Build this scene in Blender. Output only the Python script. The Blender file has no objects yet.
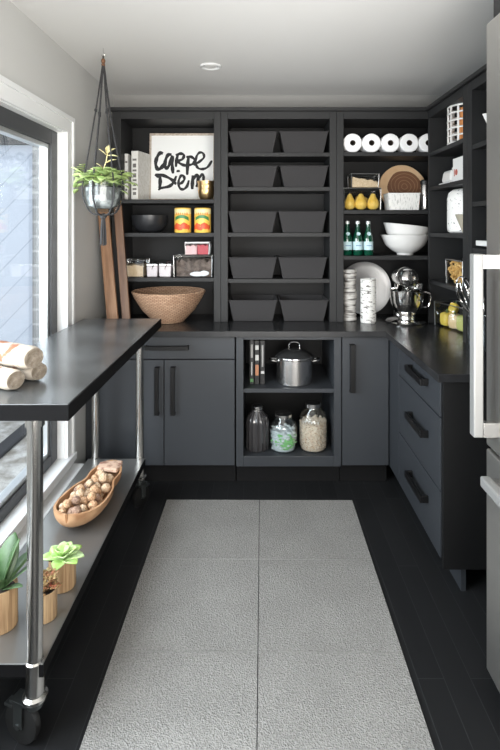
import bpy, bmesh, math, random
from mathutils import Vector, Matrix
random.seed(7)
PI = math.pi
scene = bpy.context.scene
C = scene.collection

# ------------------------------------------------------------------ camera
EYE = 1.5
cam_d = bpy.data.cameras.new('camera'); cam = bpy.data.objects.new('camera', cam_d); C.objects.link(cam)
cam.location = (0, 0, EYE); cam.rotation_euler = (PI/2, 0, 0)
cam_d.sensor_fit = 'VERTICAL'; cam_d.sensor_height = 36; cam_d.lens = 36*518/750
cam_d.shift_x = -9/750; cam_d.shift_y = -147/750
cam_d.clip_start = 0.05
scene.camera = cam

# ------------------------------------------------------------------ world, sun, lights, exposure
world = bpy.data.worlds.new('overcast'); scene.world = world; world.use_nodes = True
bg = world.node_tree.nodes['Background']
bg.inputs[0].default_value = (0.86, 0.92, 1.0, 1); bg.inputs[1].default_value = 1.3
sd = bpy.data.lights.new('sun', 'SUN'); sun = bpy.data.objects.new('sun', sd); C.objects.link(sun)
sd.energy = 2.6; sd.angle = math.radians(3); sd.color = (1.0, 0.96, 0.9)
sun.rotation_euler = Vector((-0.45, 0.35, -0.85)).to_track_quat('-Z', 'Y').to_euler()
def area(name, loc, aim, sx, sy, power, color):
    l = bpy.data.lights.new(name, 'AREA'); o = bpy.data.objects.new(name, l); C.objects.link(o)
    l.shape = 'RECTANGLE'; l.size = sx; l.size_y = sy; l.energy = power; l.color = color
    o.location = loc; o.rotation_euler = (Vector(aim)-Vector(loc)).to_track_quat('-Z', 'Y').to_euler()
    return o
area('daylight_window', (-1.75, 0.9, 1.75), (0.6, 2.1, 0.8), 2.6, 1.5, 140, (0.93, 0.97, 1.0))
up = area('fill_light_up', (0.35, -0.5, 1.1), (0.3, 1.7, 2.42), 1.6, 1.2, 46, (1.0, 0.965, 0.92)); up.data.spread = math.radians(115)  # added fill aimed up to brighten the ceiling, no fixture there
area('fill_light_front', (0.5, -2.1, 1.75), (0.1, 3.0, 1.2), 1.6, 1.0, 42, (1.0, 0.965, 0.92))  # added weak frontal fill from behind the camera, no fixture there
scene.view_settings.view_transform = 'Standard'; scene.view_settings.look = 'None'
scene.view_settings.gamma = 1; scene.view_settings.use_curve_mapping = False
scene.view_settings.exposure = 0.34

# ------------------------------------------------------------------ materials
def M(name, col, rough=0.5, metal=0.0, spec=0.5, bump=None, var=None, coat=0.0, trans=0.0, emit=None):
    m = bpy.data.materials.new(name); m.use_nodes = True
    nt = m.node_tree; b = nt.nodes['Principled BSDF']
    b.inputs['Base Color'].default_value = (*col, 1); b.inputs['Roughness'].default_value = rough
    b.inputs['Metallic'].default_value = metal; b.inputs['Specular IOR Level'].default_value = spec
    b.inputs['Coat Weight'].default_value = coat; b.inputs['Transmission Weight'].default_value = trans
    if emit: b.inputs['Emission Color'].default_value = (*emit[0], 1); b.inputs['Emission Strength'].default_value = emit[1]
    tc = nt.nodes.new('ShaderNodeTexCoord')
    if var:   # (scale, other colour, stretch)
        mp = nt.nodes.new('ShaderNodeMapping'); mp.inputs['Scale'].default_value = var[2]
        n = nt.nodes.new('ShaderNodeTexNoise'); n.inputs['Scale'].default_value = var[0]; n.inputs['Detail'].default_value = 6
        r = nt.nodes.new('ShaderNodeValToRGB')
        r.color_ramp.elements[0].position = var[3] if len(var) > 3 else .35; r.color_ramp.elements[0].color = (*col, 1)
        r.color_ramp.elements[1].position = var[4] if len(var) > 4 else .65; r.color_ramp.elements[1].color = (*var[1], 1)
        nt.links.new(tc.outputs['Object'], mp.inputs[0]); nt.links.new(mp.outputs[0], n.inputs['Vector'])
        nt.links.new(n.outputs[0], r.inputs[0]); nt.links.new(r.outputs[0], b.inputs['Base Color'])
    if bump:  # (scale, strength, distance, stretch)
        mp = nt.nodes.new('ShaderNodeMapping'); mp.inputs['Scale'].default_value = bump[3] if len(bump) > 3 else (1, 1, 1)
        n = nt.nodes.new('ShaderNodeTexNoise'); n.inputs['Scale'].default_value = bump[0]; n.inputs['Detail'].default_value = 5
        bu = nt.nodes.new('ShaderNodeBump'); bu.inputs['Strength'].default_value = bump[1]; bu.inputs['Distance'].default_value = bump[2]
        nt.links.new(tc.outputs['Object'], mp.inputs[0]); nt.links.new(mp.outputs[0], n.inputs['Vector'])
        nt.links.new(n.outputs[0], bu.inputs['Height']); nt.links.new(bu.outputs[0], b.inputs['Normal'])
    return m
def thin_glass(name, tint=(1, 1, 1), gloss=0.09, rough=0.03):
    m = bpy.data.materials.new(name); m.use_nodes = True; nt = m.node_tree; nt.nodes.clear()
    out = nt.nodes.new('ShaderNodeOutputMaterial'); mix = nt.nodes.new('ShaderNodeMixShader')
    t = nt.nodes.new('ShaderNodeBsdfTransparent'); t.inputs[0].default_value = (*tint, 1)
    g = nt.nodes.new('ShaderNodeBsdfGlossy'); g.inputs['Roughness'].default_value = rough
    lw = nt.nodes.new('ShaderNodeLayerWeight'); lw.inputs[0].default_value = 0.35
    mr = nt.nodes.new('ShaderNodeMapRange'); mr.inputs['To Min'].default_value = gloss*.5; mr.inputs['To Max'].default_value = min(1, gloss*3.2)
    nt.links.new(lw.outputs['Facing'], mr.inputs[0]); nt.links.new(mr.outputs[0], mix.inputs[0])
    nt.links.new(t.outputs[0], mix.inputs[1]); nt.links.new(g.outputs[0], mix.inputs[2]); nt.links.new(mix.outputs[0], out.inputs[0])
    return m
def brick_mat(name, c1, c2, mortar, bw, bh, ms, rough, rot=(0, 0, 0), bump=0.3, noise=0.0, offset=.5, metal=0, coords='Object', spec=.5):
    m = bpy.data.materials.new(name); m.use_nodes = True; nt = m.node_tree; b = nt.nodes['Principled BSDF']
    b.inputs['Roughness'].default_value = rough; b.inputs['Metallic'].default_value = metal; b.inputs['Specular IOR Level'].default_value = spec
    tc = nt.nodes.new('ShaderNodeTexCoord'); mp = nt.nodes.new('ShaderNodeMapping'); mp.inputs['Rotation'].default_value = rot
    br = nt.nodes.new('ShaderNodeTexBrick'); br.offset = offset
    br.inputs['Scale'].default_value = 1; br.inputs['Brick Width'].default_value = bw; br.inputs['Row Height'].default_value = bh
    br.inputs['Mortar Size'].default_value = ms; br.inputs['Mortar Smooth'].default_value = .3
    br.inputs['Color1'].default_value = (*c1, 1); br.inputs['Color2'].default_value = (*c2, 1); br.inputs['Mortar'].default_value = (*mortar, 1)
    nt.links.new(tc.outputs[coords], mp.inputs[0]); nt.links.new(mp.outputs[0], br.inputs[0])
    nt.links.new(br.outputs['Color'], b.inputs['Base Color'])
    bu = nt.nodes.new('ShaderNodeBump'); bu.inputs['Strength'].default_value = bump; bu.inputs['Distance'].default_value = .004; bu.invert = True
    if noise:
        n = nt.nodes.new('ShaderNodeTexNoise'); n.inputs['Scale'].default_value = 18; n.inputs['Detail'].default_value = 6
        mp2 = nt.nodes.new('ShaderNodeMapping'); mp2.inputs['Scale'].default_value = (6, .6, 1)
        nt.links.new(tc.outputs[coords], mp2.inputs[0]); nt.links.new(mp2.outputs[0], n.inputs['Vector'])
        ad = nt.nodes.new('ShaderNodeMath'); ad.operation = 'MULTIPLY_ADD'; ad.inputs[1].default_value = noise
        nt.links.new(n.outputs[0], ad.inputs[0]); nt.links.new(br.outputs['Fac'], ad.inputs[2]); nt.links.new(ad.outputs[0], bu.inputs['Height'])
    else: nt.links.new(br.outputs['Fac'], bu.inputs['Height'])
    nt.links.new(bu.outputs[0], b.inputs['Normal'])
    return m

paint_wall = M('wall_paint', (.56, .56, .545), .85, bump=(90, .05, .002))
paint_ceiling = M('ceiling_paint', (.70, .695, .68), .9)
white_trim = M('white_trim_paint', (.82, .83, .83), .4)
frame_grey = M('window_frame_grey', (.05, .053, .057), .45)
frame_light = M('window_bead_aluminium', (.5, .52, .53), .35, metal=.6)
pane_glass = thin_glass('window_pane_glass', (.97, .99, 1), .05, .0)
floor_mat = brick_mat('black_floor_planks', (.011, .0115, .0125), (.016, .0165, .0175), (.036, .037, .039), 1.15, .088, .0011, .42, rot=(0, 0, PI/2), bump=.25, noise=.25, spec=.35)
cab = M('charcoal_cabinet_paint', (.036, .040, .046), .45, bump=(60, .05, .001), spec=.38)
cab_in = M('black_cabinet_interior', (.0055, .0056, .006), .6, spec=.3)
upper = M('charcoal_shelf_paint', (.024, .0243, .025), .5, spec=.22, bump=(60, .05, .001))
counter_mat = M('black_countertop', (.016, .0165, .018), .25, var=(9, (.026, .0265, .028), (1, 1, 1)), bump=(30, .05, .001))
table_mat = M('dark_zinc_tabletop', (.050, .053, .055), .25, var=(5, (.088, .093, .096), (1, 1, 1)), bump=(14, .08, .002), spec=.7)
shelf_metal = M('brushed_dark_steel', (.24, .24, .235), .3, metal=.7, bump=(50, .08, .001, (1, .08, 1)))
edge_shade = M('table_edge_shade', (.006, .006, .0065), .6, spec=.08)  # near-black tone: shade on the table edges put into the colour
handle_mat = M('black_pull', (.004, .004, .0045), .4, spec=.35)
bin_mat = M('charcoal_fabric_bin', (.026, .0245, .0255), .85, bump=(120, .25, .002))
steel = M('brushed_stainless', (.74, .73, .72), .27, metal=1, bump=(60, .06, .0008, (1, 1, .05)))
fridge_steel = M('fridge_stainless', (.46, .45, .43), .36, metal=.9, bump=(80, .05, .0008, (1, .05, 1)))
handle_steel = M('bright_handle_steel', (.33, .33, .325), .5, metal=.5)
chrome = M('polished_chrome', (.75, .74, .73), .1, metal=1)
pipe_mat = M('galvanized_pipe', (.55, .54, .52), .2, metal=1)
rubber = M('black_rubber', (.008, .008, .008), .5)
caster_metal = M('dark_caster_steel', (.12, .13, .13), .3, metal=.9)
cord_mat = M('charcoal_cord', (.035, .035, .037), .9, bump=(300, .4, .002))
bead_mat = M('brown_wood_bead', (.16, .07, .03), .5)
glass = thin_glass('clear_glass', (.93, .95, .95), .12)
acrylic = thin_glass('clear_acrylic', (.97, .975, .975), .08)
acrylic_edge = thin_glass('acrylic_rim', (.72, .75, .75), .7, .3)
green_glass = M('green_bottle_glass', (.003, .055, .03), .06, spec=.8, coat=.5)
soil_mat = M('dark_soil', (.018, .014, .011), .95, var=(90, (.06, .05, .04), (1, 1, 1)), bump=(120, .8, .006))
leaf_g = M('ivy_leaf_green', (.20, .30, .09), .5, var=(14, (.46, .56, .24), (1, 1, 1)))
leaf_pale = M('pale_new_leaf', (.62, .52, .24), .5, var=(20, (.75, .72, .42), (1, 1, 1)))
leaf_dark = M('broad_leaf_green', (.045, .10, .035), .4, var=(9, (.16, .26, .12), (1, 1, 1)))
leaf_lime = M('lime_succulent_leaf', (.36, .58, .12), .45, var=(25, (.6, .78, .42), (1, 1, 1)))
leaf_red = M('reddish_succulent_leaf', (.32, .07, .045), .5, var=(40, (.42, .34, .14), (1, 1, 1)))
bamboo = M('bamboo_wood', (.30, .18, .09), .55, var=(6, (.56, .38, .21), (30, 30, 1)))
canvas = M('white_print_paper', (.80, .81, .80), .7)
frame_wood = M('pale_frame_wood', (.38, .31, .25), .6, var=(9, (.55, .48, .41), (8, 8, 8)))
ink = M('charcoal_ink', (.018, .018, .02), .8)
gold = M('hammered_gold', (.95, .66, .33), .3, metal=1, bump=(45, .6, .006))
wicker = brick_mat('woven_wicker', (.62, .41, .27), (.48, .29, .18), (.19, .10, .06), .024, .009, .0016, .75, rot=(PI/2, 0, 0), bump=.9)
black_bowl = M('matte_charcoal_ceramic', (.022, .023, .026), .35)
board_wood = M('walnut_board', (.21, .105, .05), .5, var=(7, (.36, .20, .11), (6, 6, .5)), bump=(20, .1, .001, (8, 8, .5)))
board_dark = M('dark_walnut_board', (.11, .055, .03), .5, var=(7, (.19, .10, .055), (6, 6, .5)))
bowl_wood = M('carved_bowl_wood', (.34, .17, .08), .55, var=(7, (.52, .31, .17), (3, 1, 3)), bump=(25, .3, .004))
bark_patch = M('pale_bark_patch', (.55, .38, .28), .7, var=(35, (.27, .14, .10), (1, 1, 1), .5, .62), bump=(40, .5, .006))
paper = M('white_book_cover', (.76, .75, .71), .6)
paper_grey = M('pale_printed_cover', (.60, .58, .53), .7, var=(60, (.72, .71, .68), (1, 1, 1)))
pages = M('book_pages', (.70, .67, .60), .8)
black_cover = M('black_book_cover', (.012, .012, .013), .4)
tissue = M('white_tissue_paper', (.86, .86, .86), .95, bump=(50, .15, .004))
core_mat = M('brown_cardboard_core', (.05, .032, .02), .9)
porcelain = M('white_porcelain', (.82, .81, .79), .18, coat=.3)
slab_bark = M('pale_slab_wood', (.62, .40, .22), .6, var=(10, (.72, .50, .30), (1, 1, 1)))
slab_heart = M('brown_heartwood', (.17, .075, .035), .6)
birch = M('birch_bark', (.75, .74, .71), .8, var=(30, (.12, .11, .10), (1, 1, 3.2), .56, .62), bump=(40, .5, .004, (1, 1, 3)))
birch_box = M('birch_print_box', (.80, .79, .76), .7, var=(60, (.42, .41, .39), (3, 3, .5), .55, .65))
ribbed_bark = M('ribbed_pale_bark', (.52, .50, .47), .8, var=(25, (.12, .11, .1), (.4, .4, 3.5), .48, .6))
pear_mat = M('yellow_pear_skin', (.80, .50, .07), .45, var=(22, (.86, .62, .16), (1, 1, 1)))
pasta_mat = M('golden_pasta', (.95, .62, .22), .6)
pepper_mat = M('yellow_pepper_skin', (.88, .66, .12), .25, coat=.4)
pepper_green = M('pale_green_pepper_skin', (.66, .68, .22), .25, coat=.4)
pepper_pale = M('pale_orange_pepper_skin', (.88, .66, .36), .3, coat=.4)
stem_green = M('green_stem', (.12, .2, .05), .6)
stem_brown = M('brown_stem', (.10, .055, .025), .7)
sand_mat = M('tan_grain', (.55, .41, .26), .9, var=(180, (.68, .55, .38), (1, 1, 1)), bump=(200, .6, .003))
bean_mat = M('beige_beans', (.72, .54, .40), .6, var=(70, (.88, .78, .66), (1, 1, 1)))
bean_dark = M('mushroom_dark', (.07, .05, .042), .8, var=(35, (.18, .14, .12), (1, 1, 1)), bump=(40, .6, .01))
red_mat = M('red_berries', (.45, .02, .045), .3, coat=.3)
pink_mat = M('pale_pink_sweets', (.72, .45, .46), .4)
candy_green = M('green_wrapper', (.25, .62, .22), .35)
candy_white = M('white_wrapper', (.72, .77, .80), .35)
lavender = M('pale_lavender_powder', (.58, .53, .56), .9, bump=(120, .4, .003))
can_yellow = M('yellow_can_label', (.85, .55, .10), .4)
can_cream = M('cream_can_label', (.88, .78, .42), .4)
can_red = M('tomato_red_print', (.68, .09, .03), .45)
can_green = M('green_print', (.05, .22, .07), .45)
can_orange = M('orange_red_print', (.78, .24, .05), .45)
label_blue = M('pale_blue_label', (.50, .66, .70), .6)
cap_silver = M('pale_silver_cap', (.70, .74, .72), .35, metal=.5)
speck = M('speckled_ceramic', (.86, .85, .82), .4, var=(75, (.03, .03, .03), (1, 1, 1), .63, .645))
orange_mat = M('orange_linen', (.78, .34, .12), .8)
red_print = M('dull_red_print', (.45, .12, .09), .7)
towel_mat = M('cream_patterned_towel', (.42, .365, .30), .95, var=(18, (.24, .10, .055), (1, 1.3, 1), .55, .63), bump=(160, .5, .003))
towel_end = M('taupe_towel_roll', (.30, .26, .21), .95, var=(40, (.14, .11, .08), (1, 1, 1)), bump=(120, .8, .005))
tan_shade = M('tan_felt', (.40, .36, .28), .8)
siding_mat = brick_mat('diagonal_pale_siding', (.40, .44, .51), (.43, .47, .54), (.33, .365, .42), 6, .19, .006, .6, rot=(PI/2, 0, 0), bump=.2)
nb_brick = brick_mat('pale_painted_brick', (.19, .195, .20), (.22, .225, .23), (.30, .305, .31), .26, .14, .014, .8, rot=(PI/2, 0, 0), bump=.5)
ribbed = brick_mat('ribbed_grey_soffit', (.15, .155, .16), (.16, .165, .17), (.09, .095, .10), .06, 3, .008, .7, rot=(PI/2, 0, 0), bump=.3)
beam_mat = M('dark_grey_beam', (.04, .042, .045), .6)
gravel = M('pale_gravel', (.22, .20, .17), .95, var=(9, (.48, .47, .45), (1, 1, 1)), bump=(30, .8, .02))
stripe_dark = M('dark_ground_stripe', (.03, .03, .033), .9)
lamp_glow = M('downlight_lens', (.8, .8, .78), .5)

def carpet():
    m = bpy.data.materials.new('grey_loop_carpet'); m.use_nodes = True; nt = m.node_tree; b = nt.nodes['Principled BSDF']
    b.inputs['Roughness'].default_value = 1; b.inputs['Specular IOR Level'].default_value = .1
    tc = nt.nodes.new('ShaderNodeTexCoord'); oi = nt.nodes.new('ShaderNodeObjectInfo')
    v = nt.nodes.new('ShaderNodeTexVoronoi'); v.inputs['Scale'].default_value = 190
    n = nt.nodes.new('ShaderNodeTexNoise'); n.inputs['Scale'].default_value = 130; n.inputs['Detail'].default_value = 3
    n2 = nt.nodes.new('ShaderNodeTexNoise'); n2.inputs['Scale'].default_value = 5; n2.inputs['Detail'].default_value = 3
    for q in (v, n, n2): nt.links.new(tc.outputs['Object'], q.inputs['Vector'])
    r = nt.nodes.new('ShaderNodeValToRGB'); r.color_ramp.elements[0].position = .33; r.color_ramp.elements[0].color = (.245, .24, .23, 1)
    r.color_ramp.elements[1].position = .62; r.color_ramp.elements[1].color = (.35, .343, .33, 1)
    nt.links.new(n.outputs[0], r.inputs[0])
    mr = nt.nodes.new('ShaderNodeMapRange'); mr.inputs['From Min'].default_value = .3; mr.inputs['From Max'].default_value = .7
    mr.inputs['To Min'].default_value = .92; mr.inputs['To Max'].default_value = 1.06
    nt.links.new(n2.outputs[0], mr.inputs[0])
    mx = nt.nodes.new('ShaderNodeMix'); mx.data_type = 'RGBA'; mx.blend_type = 'MULTIPLY'; mx.inputs[0].default_value = 1
    nt.links.new(r.outputs[0], mx.inputs[6]); nt.links.new(mr.outputs[0], mx.inputs[7]); nt.links.new(mx.outputs[2], b.inputs['Base Color'])
    bu = nt.nodes.new('ShaderNodeBump'); bu.inputs['Strength'].default_value = .9; bu.inputs['Distance'].default_value = .004
    nt.links.new(v.outputs['Distance'], bu.inputs['Height']); nt.links.new(bu.outputs[0], b.inputs['Normal'])
    return m
carpet_mat = carpet()

# ------------------------------------------------------------------ mesh helpers
def nb(): return bmesh.new()
def box(bm, x0, x1, y0, y1, z0, z1, mat=None):
    v = [bm.verts.new((x, y, z)) for x in (x0, x1) for y in (y0, y1) for z in (z0, z1)]
    if mat: 
        for q in v: q.co = mat @ q.co
    for f in ((0, 1, 3, 2), (4, 6, 7, 5), (0, 4, 5, 1), (2, 3, 7, 6), (0, 2, 6, 4), (1, 5, 7, 3)): bm.faces.new([v[i] for i in f])
    return bm
def frustum(bm, b, t, z0, z1, cx=0, cy=0):
    """closed tapered box: b, t = (half x, half y) at bottom, top"""
    lo = [bm.verts.new((cx+sx*b[0], cy+sy*b[1], z0)) for sx, sy in ((-1, -1), (1, -1), (1, 1), (-1, 1))]
    hi = [bm.verts.new((cx+sx*t[0], cy+sy*t[1], z1)) for sx, sy in ((-1, -1), (1, -1), (1, 1), (-1, 1))]
    bm.faces.new(lo[::-1]); bm.faces.new(hi)
    for i in range(4): bm.faces.new([lo[i], lo[(i+1) % 4], hi[(i+1) % 4], hi[i]])
    return bm
def open_bin(bm, b, t, z1, th):
    """open-top tapered bin, wall thickness th"""
    rings = [[bm.verts.new((sx*h[0], sy*h[1], z)) for sx, sy in ((-1, -1), (1, -1), (1, 1), (-1, 1))]
             for h, z in ((b, 0), (t, z1), ((t[0]-th, t[1]-th), z1), ((b[0]-th, b[1]-th), th))]
    bm.faces.new(rings[0][::-1]); bm.faces.new(rings[3])
    for a, c in zip(rings[:-1], rings[1:]):
        for i in range(4): bm.faces.new([a[i], a[(i+1) % 4], c[(i+1) % 4], c[i]])
    return bm
def lathe(bm, prof, n=32, cx=0, cy=0, cz=0, mat=None, sy=1.0, ribs=0, rib_a=0):
    """prof: (r, z) list; radius 0 makes a pole"""
    rings = []
    for r, z in prof:
        if r < 1e-6: rings.append([bm.verts.new((cx, cy, cz+z))])
        else:
            ring = []
            for i in range(n):
                a = 2*PI*i/n; rr = r*(1+rib_a*math.cos(ribs*a))
                ring.append(bm.verts.new((cx+rr*math.cos(a), cy+rr*math.sin(a)*sy, cz+z)))
            rings.append(ring)
    for a, b in zip(rings[:-1], rings[1:]):
        if len(a) == 1 and len(b) == 1: continue
        for i in range(n):
            j = (i+1) % n
            if len(a) == 1: bm.faces.new([a[0], b[j], b[i]])
            elif len(b) == 1: bm.faces.new([a[i], a[j], b[0]])
            else: bm.faces.new([a[i], a[j], b[j], b[i]])
    if mat:
        for ring in rings:
            for v in ring: v.co = mat @ v.co
    return bm
def cyl(bm, p0, p1, r0, r1=None, n=16):
    p0, p1 = Vector(p0), Vector(p1); d = p1-p0; r1 = r0 if r1 is None else r1
    m = Matrix.Translation(p0) @ d.to_track_quat('Z', 'Y').to_matrix().to_4x4()
    return lathe(bm, [(0, 0), (r0, 0), (r1, d.length), (0, d.length)], n, mat=m)
def tube(bm, pts, r, n=8, closed=False, squash=None):
    pts = [Vector(p) for p in pts]; N = len(pts); rings = []
    up = Vector((0.13, 0.21, 0.97)).normalized()
    for i, p in enumerate(pts):
        a = pts[(i-1) % N] if (closed or i > 0) else p; b = pts[(i+1) % N] if (closed or i < N-1) else p
        d = (b-a).normalized(); s = d.cross(up)
        if s.length < .05: s = d.cross(Vector((1, 0, 0)))
        s.normalize(); t = s.cross(d).normalized()
        rr = r[i] if isinstance(r, (list, tuple)) else r
        ring = []
        for k in range(n):
            o = s*math.cos(2*PI*k/n)*rr + t*math.sin(2*PI*k/n)*rr
            if squash: o = Vector((o.x*squash[0], o.y*squash[1], o.z*squash[2]))
            ring.append(bm.verts.new(p+o))
        rings.append(ring)
    pairs = list(zip(rings[:-1], rings[1:])) + ([(rings[-1], rings[0])] if closed else [])
    for a, b in pairs:
        for i in range(n): bm.faces.new([a[i], a[(i+1) % n], b[(i+1) % n], b[i]])
    if not closed: bm.faces.new(rings[0][::-1]); bm.faces.new(rings[-1])
    return bm
def ball(bm, c, r, sub=2, scale=(1, 1, 1), jitter=0):
    res = bmesh.ops.create_icosphere(bm, subdivisions=sub, radius=r)
    for v in res['verts']:
        k = 1+random.uniform(-jitter, jitter)
        v.co = Vector((v.co.x*scale[0]*k, v.co.y*scale[1]*k, v.co.z*scale[2]*k)) + Vector(c)
    return bm
def spline(pts, k=6):
    out = []; P = [Vector(p) for p in pts]
    for i in range(len(P)-1):
        a = P[max(i-1, 0)]; b = P[i]; c = P[i+1]; d = P[min(i+2, len(P)-1)]
        for j in range(k):
            t = j/k
            out.append(.5*((2*b)+(c-a)*t+(2*a-5*b+4*c-d)*t*t+(3*b-a-3*c+d)*t**3))
    out.append(P[-1]); return out
def obj(name, bm, m, parent=None, smooth=False, bevel=0, loc=None, label=None):
    bmesh.ops.recalc_face_normals(bm, faces=bm.faces)
    me = bpy.data.meshes.new(name); bm.to_mesh(me); bm.free()
    me.materials.append(m)
    if smooth:
        for p in me.polygons: p.use_smooth = True
        try: me.set_sharp_from_angle(angle=math.radians(40))
        except Exception: pass
    o = bpy.data.objects.new(name, me); C.objects.link(o)
    if parent: o.parent = parent
    if loc: o.location = loc
    if bevel:
        b = o.modifiers.new('bevel', 'BEVEL'); b.width = bevel; b.segments = 2; b.limit_method = 'ANGLE'; b.angle_limit = math.radians(40)
    if label: o['label'] = label
    return o
def tag(o, label=None, cat=None, group=None, kind=None):
    if label: o['label'] = label
    if cat: o['category'] = cat
    if group: o['group'] = group
    if kind: o['kind'] = kind
    return o
def thing(name, label, cat, loc=(0, 0, 0), rz=0, group=None, kind=None):
    o = bpy.data.objects.new(name, None); C.objects.link(o); o.empty_display_size = .05
    o.location = loc; o.rotation_euler = (0, 0, rz)
    return tag(o, label, cat, group, kind)
def copy_tree(o, parent=None):
    c = o.copy(); C.objects.link(c); c.parent = parent
    for ch in list(o.children): copy_tree(ch, c)
    return c
def struct(name, bm, m, parent=None, **k):
    o = obj(name, bm, m, parent, **k)
    if not parent: o['kind'] = 'structure'
    return o

# ------------------------------------------------------------------ room shell
WL, WR, WB, CH = -1.009, 1.37, 3.60, 2.42       # left wall, right wall, back wall, ceiling height
Y0 = -2.5                                       # the room goes on behind the viewer
struct('floor', box(nb(), WL-.12, WR+.12, Y0, WB+.12, -.1, 0), floor_mat)
struct('ceiling', box(nb(), WL-.12, WR+.12, Y0, WB+.12, CH, CH+.12), paint_ceiling)
struct('wall_back', box(nb(), WL-.12, WR+.12, WB, WB+.12, 0, CH), M('darker_grey_back_wall', (.30, .295, .285), .85))  # darker grey than the other walls
struct('wall_right', box(nb(), WR, WR+.12, Y0, WB, 0, CH), paint_wall)
struct('wall_front', box(nb(), WL-.12, WR+.12, Y0-.12, Y0, 0, CH), paint_wall)
wy0, wy1, wz0, wz1 = .1, 2.69, .30, 2.0         # window opening
bm = nb(); box(bm, WL-.12, WL, Y0, wy0, 0, CH); box(bm, WL-.12, WL, wy1, WB, 0, CH)
box(bm, WL-.12, WL, wy0, wy1, 0, wz0); box(bm, WL-.12, WL, wy0, wy1, wz1, CH)
struct('wall_left', bm, paint_wall)

w1 = thing('window_1', None, None, kind='structure')
bm = nb(); cw = .085
for d, e0, e1 in ((.016, 0, .062), (.024, .062, .085)):      # flat board and raised outer band
    box(bm, WL, WL+d, wy0-e1, wy1+e1, wz1+e0, wz1+e1)
    box(bm, WL, WL+d, wy1+e0, wy1+e1, wz0, wz1+e0); box(bm, WL, WL+d, wy0-e1, wy0-e0, wz0, wz1+e0)
struct('casing', bm, white_trim, w1)
bm = nb()
box(bm, WL-.12, WL, wy1-.004, wy1, wz0, wz1); box(bm, WL-.12, WL, wy0, wy0+.004, wz0, wz1); box(bm, WL-.12, WL, wy0, wy1, wz1-.004, wz1)
struct('jamb', bm, white_trim, w1)
bm = nb(); box(bm, WL-.12, WL+.035, wy0-cw, wy1+cw, wz0-.035, wz0+.004); box(bm, WL, WL+.02, wy0-cw, wy1+cw, wz0-.06, wz0-.035); box(bm, WL, WL+.075, wy0-cw, wy1+cw, wz0-.085, wz0-.06)
struct('window_sill', bm, white_trim, w1, bevel=.004)
bm = nb(); fx0, fx1 = WL-.10, WL-.036
fy0, fy1, fz0, fz1 = wy0+.004, wy1-.004, wz0+.004, wz1-.004; fw = .075
box(bm, fx0, fx1, fy1-fw, fy1, fz0, fz1); box(bm, fx0, fx1, fy0, fy0+fw, fz0, fz1)
box(bm, fx0, fx1, fy0+fw, fy1-fw, fz1-fw, fz1); box(bm, fx0, fx1, fy0+fw, fy1-fw, fz0, fz0+.05)
struct('window_frame', bm, frame_grey, w1, bevel=.003)
bm = nb(); q = .022; g0, g1 = fy0+fw, fy1-fw; h0, h1 = fz0+.05, fz1-fw
box(bm, fx0+.01, fx1-.012, g1-q, g1, h0, h1); box(bm, fx0+.01, fx1-.012, g0, g0+q, h0, h1)
box(bm, fx0+.01, fx1-.012, g0+q, g1-q, h1-q, h1); box(bm, fx0+.01, fx1-.012, g0+q, g1-q, h0, h0+q)
struct('glazing_bead', bm, frame_light, w1, bevel=.002)
struct('pane', box(nb(), fx0+.028, fx0+.034, g0+q, g1-q, h0+q, h1-q), pane_glass, w1)

# outside the window
struct('ground', box(nb(), -9, WL-.12, -3, 12, -.35, -.12), gravel)
tag(obj('ground_stripe', box(nb(), -1.92, -1.81, .5, 4.8, -.12, -.09), stripe_dark, bevel=.01), 'dark edging strip lying across the bright gravel outside the window', 'stripe')  # narrow dark stripe along the ground
nh = thing('neighboring_building', 'pale neighbouring building with diagonal siding seen through the window', 'building', (-2.6, 5.0, -.12))
bm = nb(); box(bm, -3.0, .43, 0, .12, .0, 3.2)
sid = obj('siding_wall', box(nb(), -2.6, 2.6, 0, .1, -2.6, 2.6), siding_mat)
# diagonal siding: boards rotated with the object, trimmed to a rectangle
bm.free(); bm = nb()
ang = math.radians(-46)
rot = Matrix.Rotation(-ang, 4, 'Y')
box(bm, -3.0, .43, 0, .1, .45, 2.42)
bpy.data.objects.remove(sid)
for v in bm.verts: v.co = rot @ v.co
sid = obj('siding_wall', bm, siding_mat, nh); sid.rotation_euler = (0, ang, 0)
obj('base_wall', box(nb(), -3.0, .43, -.02, .12, 0, .45), paint_wall, nh)
obj('beam', box(nb(), -3.0, .44, -.06, .12, 2.42, 2.56), beam_mat, nh)
obj('soffit_panel', box(nb(), -3.0, .60, -.03, .12, 2.56, 4.0), ribbed, nh)
obj('brick_pillar', box(nb(), .43, .80, -.04, .3, 0, 2.56), nb_brick, nh)

# ------------------------------------------------------------------ recessed ceiling light
t = thing('recessed_ceiling_light', 'small round recessed downlight set in the white ceiling', 'ceiling light', (-.275, 2.94, CH))
obj('trim_ring', lathe(nb(), [(.036, -.001), (.060, -.001), (.062, -.004), (.054, -.009), (.040, -.006), (.036, -.001)], 36), white_trim, t, smooth=True)
obj('lens', lathe(nb(), [(0, -.002), (.036, -.002), (.034, -.006), (0, -.0065)], 36), lamp_glow, t, smooth=True)

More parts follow.
